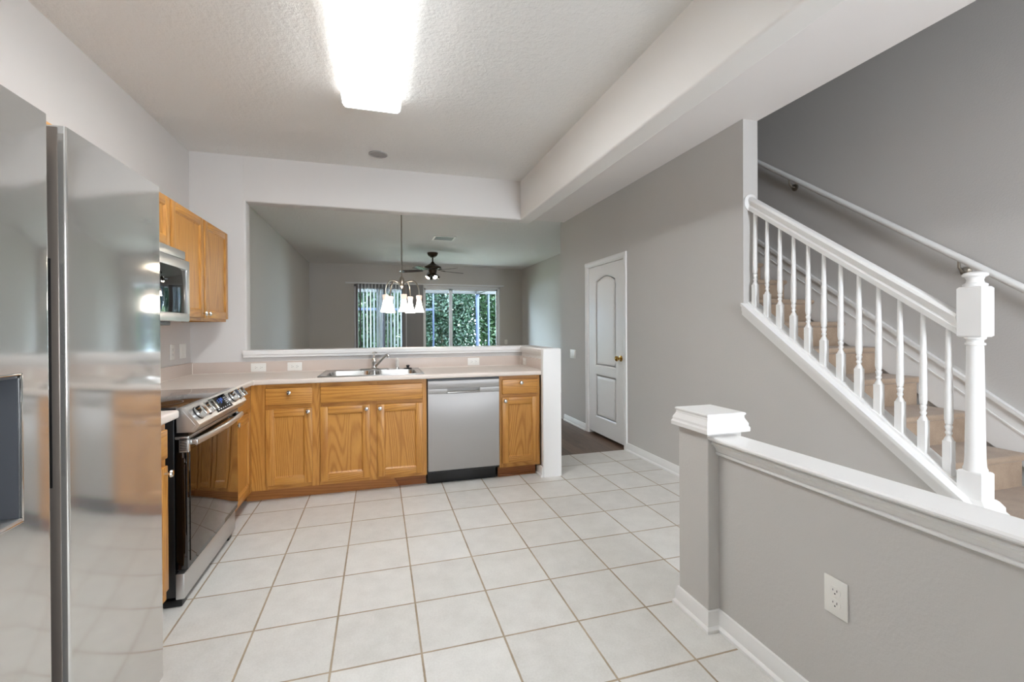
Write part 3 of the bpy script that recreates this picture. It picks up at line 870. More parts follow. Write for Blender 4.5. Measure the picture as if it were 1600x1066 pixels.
build('clock', dg, M['screen_blue'], dob, label='small blue clock digits')
build('vent_gap', MB().box(-0.385, -0.332, RY_0 + 0.006, RY_1 - 0.006, 0.788, 0.806), M['black'], rg)
od = thing  # noqa
odm = MB().box(-0.386, -0.338, RY_0 + 0.004, RY_1 - 0.004, 0.168, 0.774, 0.003)
oven = build('oven_door', odm, M['blackglass'], rg)
build('window', MB().box(-0.3385, -0.3335, RY_0 + 0.030, RY_1 - 0.012, 0.198, 0.770, 0.001), M['ovenglass'], oven, label='dark mirror-like oven window')
build('door_band', MB().box(-0.386, -0.330, RY_0 + 0.003, RY_1 - 0.003, 0.772, 0.787, 0.004), M['steel'], oven, label='brushed steel strip across the top of the oven door')
for y in (RY_0 + 0.0025, RY_1 - 0.0245):
    build('corner_plate', MB().box(-0.370, -0.331, y, y + 0.022, 0.712, 0.772, 0.003), M['steel'], oven, label='steel corner plate at the top of the oven door')
vg = MB()
for k in range(8): vg.box(-0.366, -0.338, RY_0 + 0.0015, RY_0 + 0.004, 0.722 + k * 0.0075, 0.7255 + k * 0.0075)
build('side_vent', vg, M['black'], oven)
hp = []
for i in range(15):
    t = i / 14
    hp.append((-0.306 + 0.026 * math.sin(PI * t), RY_0 + 0.022 + t * (RY_1 - RY_0 - 0.044), 0.756 + 0.004 * math.sin(PI * t)))
hb = MB().tube(hp, 0.0095, 14, 1.75)
for y in (RY_0 + 0.03, RY_1 - 0.03): hb.box(-0.332, -0.300, y - 0.012, y + 0.012, 0.744, 0.768, 0.004)
build('handle', hb, M['steel'], oven, label='bowed brushed steel oven handle')
drw = build('storage_drawer', MB().box(-0.388, -0.352, RY_0 + 0.002, RY_1 - 0.002, 0.034, 0.152, 0.005), M['steel'], rg)
for y in (RY_0 + 0.05, RY_1 - 0.05):
    build('foot', MB().box(-0.44, -0.362, y - 0.045, y + 0.012, 0.0, 0.034, 0.006), M['black'], rg)
for y in (RY_0 + 0.05, RY_1 - 0.05):
    build('foot', MB().lathe([(0.022, 0), (0.022, 0.01), (0.012, 0.014), (0.012, 0.045)], (-0.86, y, 0), 12), M['black'], rg)

# ------------------------------------------------------------------ refrigerator
fr = thing('refrigerator', 'tall stainless side-by-side refrigerator against the left wall', 'refrigerator', (-0.6, -0.72, 0))
FX0, FX1 = -0.282, -0.215
FY0, FYL, FYR, FY1 = -1.185, -0.812, -0.757, -0.271
build('body', MB().box(-0.945, -0.290, FY0 + 0.004, FY1 - 0.004, 0.03, 1.742, 0.006), M['darkgray'], fr)
build('top_cover', MB().box(-0.60, -0.288, FY0 + 0.01, FY1 - 0.01, 1.742, 1.756, 0.004), M['midgray'], fr)
rd = MB().prism(rpoly(FX0, FX1, FYR, FY1, (0, 0.006, 0.006, 0)), 'z', 0.065, 1.780)
rdo = build('door', rd, M['fridge'], fr, angle=50)
rp = MB().box(FX0 + 0.003, FX1 - 0.030, FYR - 0.006, FYR + 0.001, 0.895, 1.455, 0.002)
build('grip_pocket', rp, M['black'], rdo, label='black recessed grip strip between the doors')
build('edge_trim', MB().box(FX0 + 0.002, FX1 - 0.016, FYR - 0.003, FYR + 0.001, 0.068, 1.776, 0.001), M['darksteel'], rdo)
ld = MB()
zA, zB_, yA, yB_ = 0.873, 1.184, -1.10, -0.907
ld.prism(rpoly(FX0, FX1, yB_, FYL, (0, 0, 0.014, 0)), 'z', 0.065, 1.780)
ld.prism(rpoly(FX0, FX1, FY0, yA, (0, 0.014, 0, 0)), 'z', 0.065, 1.780)
ld.box(FX0, FX1, yA, yB_, 0.065, zA); ld.box(FX0, FX1, yA, yB_, zB_, 1.780); ld.box(FX0, FX0 + 0.004, yA, yB_, zA, zB_)
ldo = build('door', ld, M['fridge'], fr, angle=50)
dp = MB()
dp.box(FX0 + 0.004, FX0 + 0.008, yA, yB_, zA, zB_); dp.box(FX0 + 0.004, FX1 - 0.003, yB_ - 0.004, yB_, zA, zB_); dp.box(FX0 + 0.004, FX1 - 0.003, yA, yA + 0.004, zA, zB_); dp.box(FX0 + 0.004, FX1 - 0.003, yA, yB_, zB_ - 0.006, zB_)
build('dispenser', dp, M['dispgray'], ldo, label='gray recessed ice and water dispenser')
dt = MB().box(FX0 + 0.004, FX1 + 0.004, yA, yB_ - 0.002, zA, zA + 0.007, 0.002)
build('drip_tray', dt, M['steel'], ldo)
build('spout', MB().box(FX0 + 0.02, FX1 - 0.01, -1.05, -0.985, zB_ - 0.05, zB_ - 0.006, 0.006), M['steel'], ldo)
dl = MB()
dl.box(FX1 - 0.002, FX1 + 0.002, yB_ - 0.001, yB_ + 0.004, zA - 0.004, zB_ + 0.004, 0.001); dl.box(FX1 - 0.002, FX1 + 0.002, yA - 0.004, yB_ + 0.004, zB_, zB_ + 0.004, 0.001); dl.box(FX1 - 0.002, FX1 + 0.002, yA - 0.004, yB_ + 0.004, zA - 0.005, zA, 0.001)
build('dispenser_bezel', dl, M['chrome'], ldo)
build('base_grille', MB().box(-0.36, -0.285, FY0 + 0.01, FY1 - 0.01, 0.0, 0.058, 0.004), M['darkgray'], fr)
for y in (FY1 - 0.03, FY0 + 0.03):
    build('hinge_cap', MB().box(-0.33, -0.235, y - 0.02, y + 0.02, 1.757, 1.772, 0.003), M['midgray'], fr)

# ------------------------------------------------------------------ wall cabinets and microwave
T3 = TL(-0.666)
def wall_cabinet(label, y0, y1, z0, z1, doors):
    t = thing('wall_cabinet', label, 'cabinet', (-0.82, (y0 + y1) / 2, z0), 'oak wall cabinets along the left wall')
    c = MB().box(XL + 0.001, -0.686, y0, y0 + 0.016, z0, z1).box(XL + 0.001, -0.686, y1 - 0.016, y1, z0, z1).box(XL + 0.001, -0.686, y0 + 0.016, y1 - 0.016, z1 - 0.016, z1).box(XL + 0.001, -0.686, y0 + 0.016, y1 - 0.016, z0 + 0.014, z0 + 0.03)
    build('carcass', c, M['oak_z'], t)
    fs = [(y0, y0 + 0.038), (y1 - 0.038, y1)]
    if len(doors) > 1: fs.append((doors[0][1] - 0.01, doors[1][0] + 0.01))
    for a, b_ in fs: build('frame_stile', MB().box(-0.686, -0.667, a, b_, z0, z1), M['oak_z'], t)
    for a, b_ in ((z0, z0 + 0.036), (z1 - 0.036, z1)): build('frame_rail', MB().box(-0.686, -0.6675, y0 + 0.03, y1 - 0.03, a, b_), M['oak_y'], t)
    for a, b_, ku in doors:
        cab_door(T3, M['oak_z'], M['oak_y'], a, b_, z0 + 0.022, z1 - 0.012, t, ku, z0 + 0.052, 0.052)
    return t
wall_cabinet('tall oak wall cabinet with two doors beside the microwave', 0.945, 1.968, 1.342, 2.062, [(0.957, 1.446, 1.420), (1.470, 1.956, 1.496)])
wall_cabinet('short oak wall cabinet right above the microwave', 0.19, 0.942, 1.745, 2.062, [(0.203, 0.562, 0.54), (0.572, 0.932, 0.594)])
wall_cabinet('narrow oak wall cabinet tucked behind the refrigerator', -0.25, 0.187, 1.342, 2.062, [(-0.238, 0.175, 0.15)])
wall_cabinet('short oak wall cabinet over the refrigerator', -1.195, -0.255, 1.80, 2.062, [(-1.183, -0.73, -0.755), (-0.72, -0.267, -0.695)])

mw = thing('microwave', 'stainless over-the-range microwave with a mirrored door', 'microwave', (-0.77, 0.60, 1.325))
build('body', MB().box(XL + 0.002, -0.600, 0.236, 0.940, 1.330, 1.742, 0.003), M['darkgray'], mw)
MYA, MYB = 0.236, 0.992
md = MB()
md.box(-0.600, -0.571, MYA, MYB, 1.633, 1.690, 0.006); md.box(-0.600, -0.571, MYA, MYB, 1.328, 1.380, 0.008)
md.box(-0.600, -0.571, MYB - 0.036, MYB, 1.372, 1.640, 0.006); md.box(-0.600, -0.571, MYA, MYA + 0.036, 1.372, 1.640, 0.006)
mdo = build('door', md, M['steel'], mw)
build('window', MB().box(-0.598, -0.573, MYA + 0.03, MYB - 0.03, 1.376, 1.637, 0.002), M['mwglass'], mdo, label='dark mirror-like microwave window')
build('top_vent', MB().box(-0.600, -0.575, MYA + 0.004, MYB - 0.052, 1.692, 1.740, 0.003), M['steel'], mw)
build('hood_light', MB().box(-0.80, -0.62, 0.50, 0.86, 1.306, 1.331, 0.006), M['midgray'], mw, label='gray lamp housing under the microwave')

# ------------------------------------------------------------------ outlets and switches
def outlet(label, T, u, v, wd, ht, kind, group='white outlet and switch plates', loc=None):
    """T maps (u,v,w); plate centred at u,v; kind 'h' horizontal duplex, 'v' vertical duplex, 's' n rockers"""
    c = T(u, v, 0)
    t = thing('switch_plate' if kind[0] == 's' else 'wall_outlet', label, 'switch' if kind[0] == 's' else 'outlet', c, group)
    build('plate', MB(T).box(u - wd / 2, u + wd / 2, v - ht / 2, v + ht / 2, 0.0003, 0.006, 0.003), M['plate'], t)
    if kind[0] == 's':
        n = int(kind[1])
        for i in range(n):
            uc = u + (i - (n - 1) / 2) * (wd / n) * 0.86
            build('rocker', MB(T).box(uc - 0.016, uc + 0.016, v - 0.034, v + 0.034, 0.004, 0.008, 0.002), M['plate'], t)
        return t
    for sgn in (-1, 1):
        cu, cv = (u + sgn * 0.0195, v) if kind == 'h' else (u, v + sgn * 0.0195)
        f = MB(T)
        pts = []
        R = 0.0172
        for i in range(20):
            a = 2 * PI * i / 20
            x_, y_ = R * math.cos(a), R * math.sin(a)
            if kind == 'h': x_ = max(-0.0145, min(0.0145, x_))
            else: y_ = max(-0.0145, min(0.0145, y_))
            pts.append((cu + x_, cv + y_))
        f.add([(p[0], p[1], 0.005) for p in pts] + [(p[0], p[1], 0.0078) for p in pts], [list(range(20, 40))] + [(i, (i + 1) % 20, 20 + (i + 1) % 20, 20 + i) for i in range(20)])
        ro = build('receptacle', f, M['plate'], t)
        s = MB(T)
        def sl(a, b_, w_, h_):
            if kind == 'h': a, b_, w_, h_ = -b_, a, h_, w_
            s.box(cu + a - w_ / 2, cu + a + w_ / 2, cv + b_ - h_ / 2, cv + b_ + h_ / 2, 0.0074, 0.0081)
        sl(-0.0065, 0.003, 0.002, 0.0075); sl(0.0065, 0.003, 0.002, 0.006); sl(0.0, -0.0075, 0.0042, 0.0042)
        build('slot', s, M['slot'], ro)
    build('screw', MB(T).box(u - 0.003, u + 0.003, v - 0.003, v + 0.003, 0.005, 0.0072, 0.001), M['plate'], t)
    return t
TSB = TB(2.1058)
outlet('white outlet plate on the backsplash, nearest the corner by the range', TSB, -0.466, 0.959, 0.115, 0.072, 'h')
outlet('white outlet plate on the backsplash just left of the sink', TSB, -0.185, 0.959, 0.115, 0.072, 'h')
outlet('white outlet plate on the backsplash above the dishwasher', TSB, 1.393, 0.961, 0.115, 0.072, 'h')
TW = lambda u, v, w: (1.8655 - w, u, v)
outlet('white outlet plate on the short right-hand backsplash', TW, 1.955, 0.959, 0.085, 0.068, 'h')
TLW = TL(XL)
outlet('white outlet plate on the wall under the tall wall cabinet', TLW, 1.785, 1.115, 0.072, 0.115, 'v')
outlet('white switch plate on the wall, in the corner under the tall wall cabinet', TLW, 1.970, 1.115, 0.115, 0.115, 's2')
THW = lambda u, v, w: (XW - w, u, v)
outlet('white switch plate on the hall wall left of the closet door', THW, 3.315, 0.935, 0.165, 0.115, 's3')
THF = lambda u, v, w: (1.90 - w, u, v)
outlet('white outlet plate on the low gray half wall in front', THF, -1.055, 0.425, 0.075, 0.118, 'v')
TF = TB(YF)
outlet('white outlet plate on the far living room wall', TF, 3.57, 0.94, 0.075, 0.118, 'v')

# ------------------------------------------------------------------ ceiling fittings
fl = thing('ceiling_light', 'long bright fluorescent wraparound light on the kitchen ceiling', 'ceiling light', (0.485, 0.2, ZC))
LY0, LY1 = -0.40, 0.83
lp = [(0.317, 2.685), (0.320, 2.672), (0.331, 2.661), (0.639, 2.661), (0.650, 2.672), (0.653, 2.685)]
build('lens', MB().prism(lp, 'y', LY0 + 0.012, LY1 - 0.012), M['lens'], fl)
for sx in (0.311, 0.6535):
    build('side_lens', MB().box(sx, sx + 0.0055, LY0 + 0.012, LY1 - 0.012, 2.676, 2.748), M['lenscap'], fl)
lp2 = [(0.309, 2.748), (0.309, 2.698), (0.315, 2.673), (0.329, 2.660), (0.641, 2.660), (0.655, 2.673), (0.661, 2.698), (0.661, 2.748)]
for a, b_ in ((LY0, LY0 + 0.012), (LY1 - 0.012, LY1)):
    build('end_cap', MB().prism(lp2, 'y', a, b_), M['lenscap'], fl)
single('ceiling_speaker', MB().lathe([(0.078, 0), (0.078, -0.005), (0.070, -0.009), (0.066, -0.004), (0.02, -0.004)], (0.521, 1.784, 2.7495), 32), plain('gray_grille', (160, 158, 156), 0.7), 'round gray cover set flush in the kitchen ceiling', 'ceiling cover')
av = thing('air_vent', 'white louvered air vent in the living room ceiling', 'vent', (1.55, 5.2, 2.772))
vx0, vx1, vy0, vy1 = 1.37, 1.73, 5.03, 5.37
build('frame', MB().box(vx0, vx1, vy0, vy0 + 0.025, 2.760, 2.7715, 0.002).box(vx0, vx1, vy1 - 0.025, vy1, 2.760, 2.7715, 0.002).box(vx0, vx0 + 0.03, vy0, vy1, 2.758, 2.7715, 0.002).box(vx1 - 0.03, vx1, vy0, vy1, 2.758, 2.7715, 0.002), M['plate'], av)
sl_ = MB()
for i in range(13):
    x = vx0 + 0.04 + i * 0.0235
    sl_.prism([(x, 2.770), (x + 0.014, 2.760), (x + 0.016, 2.761), (x + 0.002, 2.7712)], 'y', vy0 + 0.02, vy1 - 0.02)
build('louver', sl_, M['midgray'], av)

# chandelier
CXY = (0.794, 3.6)
ch = thing('chandelier', 'brushed nickel chandelier with five lit bell shades past the pass-through', 'chandelier', (CXY[0], CXY[1], 2.77))
CX, CY = CXY
build('canopy', MB().lathe([(0.062, 0.0), (0.060, -0.012), (0.03, -0.03), (0.010, -0.034)], (CX, CY, 2.7715), 20), M['nickel'], ch)
rod = MB().tube([(CX, CY, 2.745), (CX, CY, 1.8974)], 0.0085, 8)
for z in (2.5529, 2.2299): rod.lathe([(0.008, -0.012), (0.009, 0.0), (0.008, 0.012)], (CX, CY, z), 10)
build('rod', rod, M['nickel'], ch)
build('hub', MB().lathe([(0.008, 0.13), (0.018, 0.12), (0.030, 0.10), (0.034, 0.07), (0.034, 0.04), (0.026, 0.025), (0.030, 0.01), (0.014, -0.01), (0.004, -0.025)], (CX, CY, 1.8072), 18), M['nickel'], ch)
RTv = Vector((0.96, -0.28, 0)); FWv = Vector((0.28, 0.96, 0))
for k in range(5):
    a = math.radians(2 + 72 * k)
    d = (RTv * math.cos(a) + FWv * math.sin(a)).normalized()
    c0 = Vector((CX, CY, 0))
    pts = []
    for i in range(13):
        th = PI * i / 12 * 0.98
        rr_ = 0.03 + 0.092 * (1 - math.cos(th))
        zz = 1.8357 + 0.045 * math.sin(th) if th < PI / 2 else 1.7311 + 0.155 * math.sin(th)
        pts.append(tuple(c0 + d * rr_ + Vector((0, 0, zz))))
    pts.append(tuple(c0 + d * 0.214 + Vector((0, 0, 1.6998))))
    arm = build('arm', MB().tube(pts, 0.009, 8), M['nickel'], ch)
    sc = c0 + d * 0.214
    build('shade_neck', MB().lathe([(0.030, 1.6998), (0.036, 1.696), (0.0365, 1.6789), (0.031, 1.6485), (0.027, 1.6314)], (sc.x, sc.y, 0), 20), M['neck'], arm)
    sh = MB()
    seg = 20
    sh.lathe([(0.0268, 1.6323), (0.029, 1.6124), (0.037, 1.5696), (0.050, 1.5221), (0.062, 1.4908), (0.060, 1.4889), (0.048, 1.5221), (0.035, 1.5696), (0.025, 1.6219)], (sc.x, sc.y, 0), seg)
    build('shade', sh, M['shade'], arm)

# ceiling fan
FC = (1.534, 6.68)
cf = thing('ceiling_fan', 'bronze ceiling fan with dark blades and spotlights in the living room', 'ceiling fan', (FC[0], FC[1], 2.772))
build('canopy', MB().lathe([(0.105, 0), (0.104, -0.02), (0.085, -0.06), (0.045, -0.09), (0.018, -0.096)], (FC[0], FC[1], 2.7715), 24), M['bronze'], cf)
build('downrod', MB().tube([(FC[0], FC[1], 2.69), (FC[0], FC[1], 2.56)], 0.014, 10), M['bronze'], cf)
build('motor', MB().lathe([(0.02, 2.60), (0.035, 2.575), (0.06, 2.55), (0.12, 2.52), (0.165, 2.495), (0.172, 2.475), (0.165, 2.455), (0.12, 2.442), (0.085, 2.435), (0.075, 2.40), (0.07, 2.375), (0.05, 2.36)], (FC[0], FC[1], 0), 28), M['bronze'], cf)
for k in range(5):
    a = math.radians(33 + 72 * k)
    d = (RTv * math.cos(a) + FWv * math.sin(a)).normalized(); s = Vector((-d.y, d.x, 0))
    c0 = Vector((FC[0], FC[1], 2.432))
    def bp(r, off, dz): return tuple(c0 + d * r + s * off + Vector((0, 0, dz)))
    b = MB()
    outline = [(0.20, -0.045), (0.30, -0.058), (0.60, -0.068), (0.65, -0.050), (0.665, 0.0), (0.65, 0.050), (0.60, 0.068), (0.30, 0.058), (0.20, 0.045)]
    tilt = 0.21
    n = len(outline)
    b.add([bp(r, o_, o_ * tilt + 0.003 - r * 0.03) for r, o_ in outline] + [bp(r, o_, o_ * tilt - 0.003 - r * 0.03) for r, o_ in outline], [list(range(n)), list(range(n, 2 * n))] + [(i, (i + 1) % n, n + (i + 1) % n, n + i) for i in range(n)])
    bo = build('blade', b, M['blade'], cf)
    build('blade_arm', MB().tube([bp(0.10, 0, 0.012), bp(0.17, 0, 0.002), bp(0.26, 0, -0.004)], [0.012, 0.014, 0.018], 8, 0.35), M['bronze'], bo)
build('light_kit', MB().lathe([(0.05, 2.365), (0.055, 2.345), (0.04, 2.325), (0.02, 2.31)], (FC[0], FC[1], 0), 18), M['bronze'], cf)
for k in range(4):
    a = math.radians(35 + 90 * k)
    d = (RTv * math.cos(a) + FWv * math.sin(a)).normalized()
    ax = (d * 0.62 + Vector((0, 0, -0.78))).normalized()
    base = Vector((FC[0], FC[1], 2.345)) + d * 0.06
    e1 = ax.cross(Vector((0, 0, 1))).normalized(); e2 = ax.cross(e1)
    def rg_(r, h, seg=16): return [tuple(base + ax * h + e1 * (r * math.cos(2 * PI * i / seg)) + e2 * (r * math.sin(2 * PI * i / seg))) for i in range(seg)]
    so = build('spotlight', MB().loft([rg_(0.018, -0.02), rg_(0.022, 0.0), rg_(0.042, 0.05), rg_(0.048, 0.085), rg_(0.044, 0.085), rg_(0.036, 0.05)]), M['bronze'], cf)
    build('bulb', MB().loft([rg_(0.034, 0.055), rg_(0.042, 0.078), rg_(0.030, 0.088), rg_(0.012, 0.092)]), M['bulb'], so)

# ------------------------------------------------------------------ vertical blinds
def blinds(label, x0, x1, vanes, loc):
    t = thing('vertical_blind', label, 'blind', loc, 'vertical blinds at the sliding doors')
    build('headrail', MB().box(x0, x1, YF - 0.075, YF - 0.03, 2.318, 2.352, 0.004), M['frame'], t)
    v = MB()
    for x, ang in vanes:
        c, s = math.cos(ang) * 0.044, math.sin(ang) * 0.044
        nx, ny = -math.sin(ang) * 0.0012, math.cos(ang) * 0.0012
        poly = [(x - c + nx, YF - 0.052 - s + ny), (x + c + nx, YF - 0.052 + s + ny), (x + c - nx, YF - 0.052 + s - ny), (x - c - nx, YF - 0.052 - s - ny)]
        v.prism(poly, 'z', 0.03, 2.318)
    build('vanes', v, M['vane'], t, smooth=False)
    return t
rnd = random.Random(4)
vl = [(0.03 + 0.0755 * i, math.radians(117 + rnd.uniform(-6, 6))) for i in range(14)]
vl += [(1.04, math.radians(150)), (1.075, math.radians(160))]
blinds('vertical blind with open vanes across the left sliding door', -0.21, 1.12, vl, (0.5, YF - 0.05, 2.33))
vr = [(1.185 + 0.0225 * i, math.radians(166 + rnd.uniform(-4, 4))) for i in range(14)]
blinds('vertical blind drawn aside into a bunch between the sliding doors', 1.13, 3.50, vr, (1.4, YF - 0.05, 2.33))

# ------------------------------------------------------------------ staircase
RUN, RISE = 0.2535, 0.188
def nose_y(k): return -0.532 + (k - 3) * RUN - 0.02
sc_ = thing('staircase', 'beige carpeted stairs climbing behind the white railing', 'stairs', (3.55, -1.0, 0))
for k in range(1, 15):
    y = nose_y(k); z = RISE * k
    top = z + 0.002
    y2 = YE - 0.001 if k == 14 else nose_y(k + 1) + 0.03
    pr = [(y + 0.028, max(0.0, z - RISE - 0.001)), (y + 0.028, z - 0.042)] + [(y + 0.017 + 0.020 * math.cos(t), z - 0.018 + 0.020 * math.sin(t)) for t in [math.radians(260 - 20 * i) for i in range(9)]]
    pr += [(y2, top), (y2, max(0.0, z - RISE - 0.001))]
    build('step', MB().prism(pr, 'x', XS + 0.001, XR - 0.022), M['carpet'], sc_, angle=60)

def skt(y): return 0.793 + 0.738 * (y + 0.499)
ya, yb = -1.25, 3.55
skb = MB()
skb.prism([(ya, max(0, skt(ya) - 0.26)), (ya, skt(ya)), (yb, skt(yb)), (yb, skt(yb) - 0.55)], 'x', XR - 0.016, XR - 0.0005)
skb.prism([(ya, skt(ya) - 0.022), (ya, skt(ya) + 0.004), (yb, skt(yb) + 0.004), (yb, skt(yb) - 0.022)], 'x', XR - 0.034, XR - 0.0005)
skb.prism([(ya, skt(ya) - 0.112), (ya, skt(ya) - 0.102), (yb, skt(yb) - 0.102), (yb, skt(yb) - 0.112)], 'x', XR - 0.022, XR - 0.0005)
struct('trim_skirt', skb, M['trim'], 'white skirt board climbing the stairwell wall')

# stringer trim on the hall side (white moulded edge of the stair wall)
stg = MB()
def slope_strip(mb, y0, y1, d0, d1, x0, x1):
    mb.prism([(y0, sk(y0) + d0), (y0, sk(y0) + d1), (y1, sk(y1) + d1), (y1, sk(y1) + d0)], 'x', x0, x1)
slope_strip(stg, Y0 + 0.02, 0.440, -0.082, -0.055, 2.979, 3.0)
slope_strip(stg, Y0 + 0.02, 0.440, -0.055, -0.020, 2.974, 3.0)
slope_strip(stg, Y0 + 0.01, 0.440, -0.022, 0.0, 2.966, 3.135)
slope_strip(stg, -0.86, 0.440, 0.0, 0.014, 3.024, 3.080)
stg.box(2.974, 3.135, Y0 - 0.014, Y0 + 0.002, 0, sk(Y0) - 0.02)
struct('trim_stringer', stg, M['trim'], 'white sloping trim along the stair wall under the balusters')

rl = thing('stair_railing', 'white wooden stair railing with turned balusters and newel post', 'railing', (3.05, -0.2, 1.0))
def rail_z(y): return 1.344 + 0.734 * (y + 0.742)
hx = 3.052
prof = [(-0.026, -0.100), (-0.030, -0.070), (-0.022, -0.058), (-0.030, -0.040), (-0.034, -0.022), (-0.028, -0.006), (-0.012, 0.0), (0.012, 0.0), (0.028, -0.006), (0.034, -0.022), (0.030, -0.040), (0.022, -0.058), (0.030, -0.070), (0.026, -0.100)]
ry0, ry1 = -0.748, 0.424
hr = MB().loft([[(hx + a, ry0, rail_z(ry0) + b_) for a, b_ in prof], [(hx + a, ry1, rail_z(ry1) + b_) for a, b_ in prof]])
build('handrail', hr, M['trim'], rl)
build('rosette', MB().lathe([(0.060, 0.0), (0.060, -0.008), (0.052, -0.014), (0.040, -0.016)], (hx, 0.4365, rail_z(0.43) - 0.045), 28, 'y'), M['trim'], rl)
bal0 = None
for k in range(12):
    y = 0.396 - 0.1 * k
    zb0 = sk(y) + 0.010; zt0 = rail_z(y) - 0.095
    H = zt0 - zb0
    s = 0.0165
    b = MB()
    zq = zb0 + 0.150
    b.add([(hx - s, y - s, sk(y - s)), (hx + s, y - s, sk(y - s)), (hx + s, y + s, sk(y + s)), (hx - s, y + s, sk(y + s)), (hx - s, y - s, zq), (hx + s, y - s, zq), (hx + s, y + s, zq), (hx - s, y + s, zq)],
          [(0, 1, 2, 3), (0, 1, 5, 4), (1, 2, 6, 5), (2, 3, 7, 6), (3, 0, 4, 7)])
    r2 = 0.0105
    n = 16
    sq = []
    for i in range(n):
        t = 2 * PI * (i + 0.5) / n
        q = max(abs(math.cos(t)), abs(math.sin(t)))
        sq.append((hx + s * math.cos(t) / q, y + s * math.sin(t) / q, zq))
    ci = [(hx + 0.013 * math.cos(2 * PI * (i + 0.5) / n), y + 0.013 * math.sin(2 * PI * (i + 0.5) / n), zq + 0.016) for i in range(n)]
    b.loft([sq, ci], close=False)
    b.lathe([(0.013, 0.016), (0.0095, 0.022), (0.0095, 0.028), (0.0135, 0.034), (0.0135, 0.040), (0.0100, 0.046), (0.0125, 0.056), (0.0150, 0.066), (0.0105, 0.076), (0.0140, 0.080), (0.0140, 0.085), (0.0165, 0.10), (0.0160, 0.16), (0.0125, H - 0.150 - 0.15), (0.0095, H - 0.150 + 0.012)], (hx, y, zq), n)
    build('baluster', b, M['trim'], rl)
nx_, ny_ = 3.060, -0.795
h = 0.043
def sqr(o, z): return [(nx_ - o, ny_ - o, z), (nx_ + o, ny_ - o, z), (nx_ + o, ny_ + o, z), (nx_ - o, ny_ + o, z)]
nw = MB()
zb1 = sk(ny_) - 0.03
nw.loft([sqr(h, zb1 - 0.05), sqr(h, 0.628), sqr(h - 0.004, 0.634), sqr(h - 0.010, 0.637)])
nw.lathe([(0.040, 0.634), (0.041, 0.645), (0.037, 0.655), (0.036, 0.665), (0.0345, 0.69), (0.0285, 1.185), (0.0275, 1.190), (0.034, 1.194), (0.034, 1.202), (0.0275, 1.206), (0.0275, 1.214), (0.036, 1.222), (0.036, 1.232)], (nx_, ny_, 0), 24)
nw.loft([sqr(h - 0.006, 1.229), sqr(h, 1.235), sqr(h, 1.445), sqr(h - 0.006, 1.452)])
no = build('newel_post', nw, M['trim'], rl)
build('finial', MB().lathe([(0.038, 1.450), (0.041, 1.456), (0.041, 1.463), (0.030, 1.470), (0.0275, 1.482), (0.032, 1.493), (0.042, 1.499), (0.043, 1.507), (0.036, 1.514), (0.018, 1.519)], (nx_, ny_, 0), 28), M['trim'], no)
build('plinth', MB().loft([sqr(0.070, zb1 - 0.06), sqr(0.068, zb1 + 0.0), sqr(0.055, zb1 + 0.022), sqr(0.046, zb1 + 0.030)]), M['trim'], no)

wr = thing('wall_handrail', 'slim white handrail on brackets along the stairwell wall', 'handrail', (3.93, 0.4, 2.2))
def wz(y): return 1.482 + (2.828 - 1.482) / (1.238 + 0.554) * (y + 0.554)
build('rail', MB().tube([(3.93, -1.35, wz(-1.35)), (3.93, 0.5, wz(0.5)), (3.93, 3.3, wz(3.3))], 0.021, 14), M['trim'], wr)
for y in (-0.268, 0.901, 2.0):
    z = wz(y)
    br = MB().lathe([(0.030, 0.0), (0.030, -0.006), (0.012, -0.012)], (3.9995, y, z - 0.085), 16, 'x')
    br.tube([(3.99, y, z - 0.085), (3.955, y, z - 0.082), (3.933, y, z - 0.06), (3.930, y, z - 0.018)], 0.0075, 10)
    build('bracket', br, M['nickel'], wr, label='satin nickel rail bracket')

# ------------------------------------------------------------------ outdoors
struct('ground', MB().box(-12, 16, YF + 0.12, 26, -0.3, -0.05), M['ground'])
struct('patio', MB().box(-2.5, 6.5, YF + 0.121, 11.6, -0.049, -0.02), plain('concrete', (150, 148, 142), 0.9))
lf_ = thing('porch_frame', 'dark aluminium screen porch frame outside the sliding doors', 'porch', (2.0, 11.5, 0))
build('top_beam', MB().box(-2.5, 6.5, 11.44, 11.56, 2.36, 2.74, 0.004), M['fascia'], lf_)
for x, w_ in ((-0.9, 0.05), (0.62, 0.05), (2.10, 0.045), (3.47, 0.10), (3.83, 0.05), (5.0, 0.05)):
    build('post', MB().box(x - w_ / 2, x + w_ / 2, 11.46, 11.54, -0.02, 2.36, 0.004), M['porch'], lf_)
build('mid_rail', MB().box(-2.5, 2.08, 11.47, 11.53, 1.83, 1.90, 0.004), M['porch'], lf_)
build('roof_rafter', MB().prism([(3.42, 2.36), (3.52, 2.36), (3.56, 2.58), (3.46, 2.58)], 'y', 9.2, 11.45), M['fascia'], lf_)

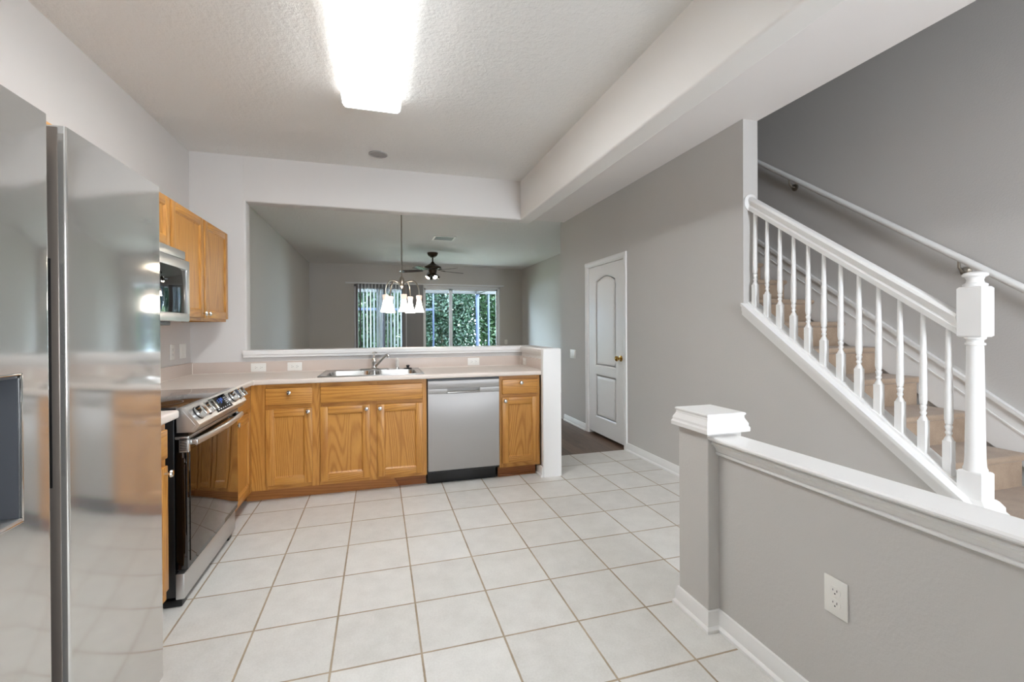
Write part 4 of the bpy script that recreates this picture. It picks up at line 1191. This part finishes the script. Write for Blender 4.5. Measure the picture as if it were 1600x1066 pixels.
def tree(name, label, cat, x, y, h, blobs, nleaf, size, mat, seed, trunk=0.07):
    t = thing(name, label, cat, (x, y, -0.05), 'trees and shrubs behind the porch')
    r = random.Random(seed)
    tr = MB()
    for i in range(3):
        bx = r.uniform(-0.5, 0.5)
        tr.tube([(x + i * 0.06, y, -0.05), (x + i * 0.08 + bx * 0.3, y + r.uniform(-.1, .1), h * 0.35), (x + bx, y + r.uniform(-.3, .3), h * 0.75)], [trunk, trunk * 0.75, trunk * 0.35], 8)
    build('trunk', tr, M['bark'], t)
    lv_ = MB()
    tot = sum(b_[3] * b_[4] for b_ in blobs)
    for bx, by, bz, rx, rz in blobs:
        n = int(nleaf * rx * rz / tot)
        for _ in range(n):
            d = Vector((r.gauss(0, 1), r.gauss(0, 1), r.gauss(0, 1))).normalized()
            q = r.random() ** 0.35
            p = Vector((x + bx + d.x * rx * q, y + by + d.y * rx * 0.7 * q, bz + d.z * rz * q))
            if p.z < 0: continue
            L = size * r.uniform(0.6, 1.35)
            ax = Vector((r.gauss(0, 1), r.gauss(0, 1), r.gauss(-0.4, 0.7))).normalized()
            nr = (d * 0.8 + Vector((r.gauss(0, .6), r.gauss(0, .6), r.gauss(0.5, .6)))).normalized()
            sd = ax.cross(nr)
            if sd.length < 0.05: continue
            sd.normalize()
            nr = sd.cross(ax)
            a = p - ax * L * 0.5; c = p + ax * L * 0.5; w0 = L * 0.24
            lv_.add([tuple(a), tuple(p + sd * w0 + nr * 0.12 * L), tuple(c), tuple(p - sd * w0 + nr * 0.12 * L)], [(0, 1, 2), (0, 2, 3)])
    # leaves go straight into a mesh (no normal flipping needed)
    me = bpy.data.meshes.new('foliage')
    base = Vector((x, y, -0.05))
    me.from_pydata([tuple(Vector(p) - base) for p in lv_.v], [], lv_.f)
    me.materials.append(mat)
    o = bpy.data.objects.new('foliage', me); COL.objects.link(o); o.parent = t
    return t
def bl(hw, z, n):
    """crown blobs that stay within hw of the trunk"""
    return [(0, 0, z * 0.62, hw, z * 0.36), (-hw * 0.42, 0.1, z * 0.30, hw * 0.56, z * 0.28), (hw * 0.42, -0.1, z * 0.32, hw * 0.56, z * 0.28)][:n]
tree('tree', 'dense green tree seen between the open blind vanes', 'tree', 0.30, 13.3, 4.0, bl(1.1, 4.0, 3), 9500, 0.16, M['leaf_b'], 1)
tree('shrub', 'silvery blue-green shrub behind the right sliding door, left half', 'shrub', 2.68, 13.3, 3.6, bl(1.08, 3.8, 3), 11000, 0.13, M['leaf_c'], 3)
tree('tree', 'leafy green tree behind the right sliding door, right half', 'tree', 4.98, 13.3, 4.0, bl(1.08, 4.0, 3), 9500, 0.17, M['leaf_b'], 5)
tree('tree', 'tall dark tree farther back, behind the left sliding door', 'tree', -0.6, 18.2, 6.5, bl(2.2, 6.4, 3), 9000, 0.24, M['leaf_a'], 6, 0.12)
tree('tree', 'tall dark tree farther back, behind the right sliding door', 'tree', 4.0, 18.2, 6.5, bl(2.3, 6.4, 3), 9000, 0.24, M['leaf_a'], 9, 0.12)
tree('tree', 'dark leafy tree at the right edge of the porch view', 'tree', 8.6, 18.2, 6.0, bl(2.2, 6.2, 3), 6000, 0.24, M['leaf_a'], 8, 0.1)
tree('shrub', 'dark shrub in the gap behind the bunched blind and shrub', 'shrub', 1.75, 15.7, 3.4, bl(0.85, 3.6, 3), 4500, 0.16, M['leaf_a'], 12)
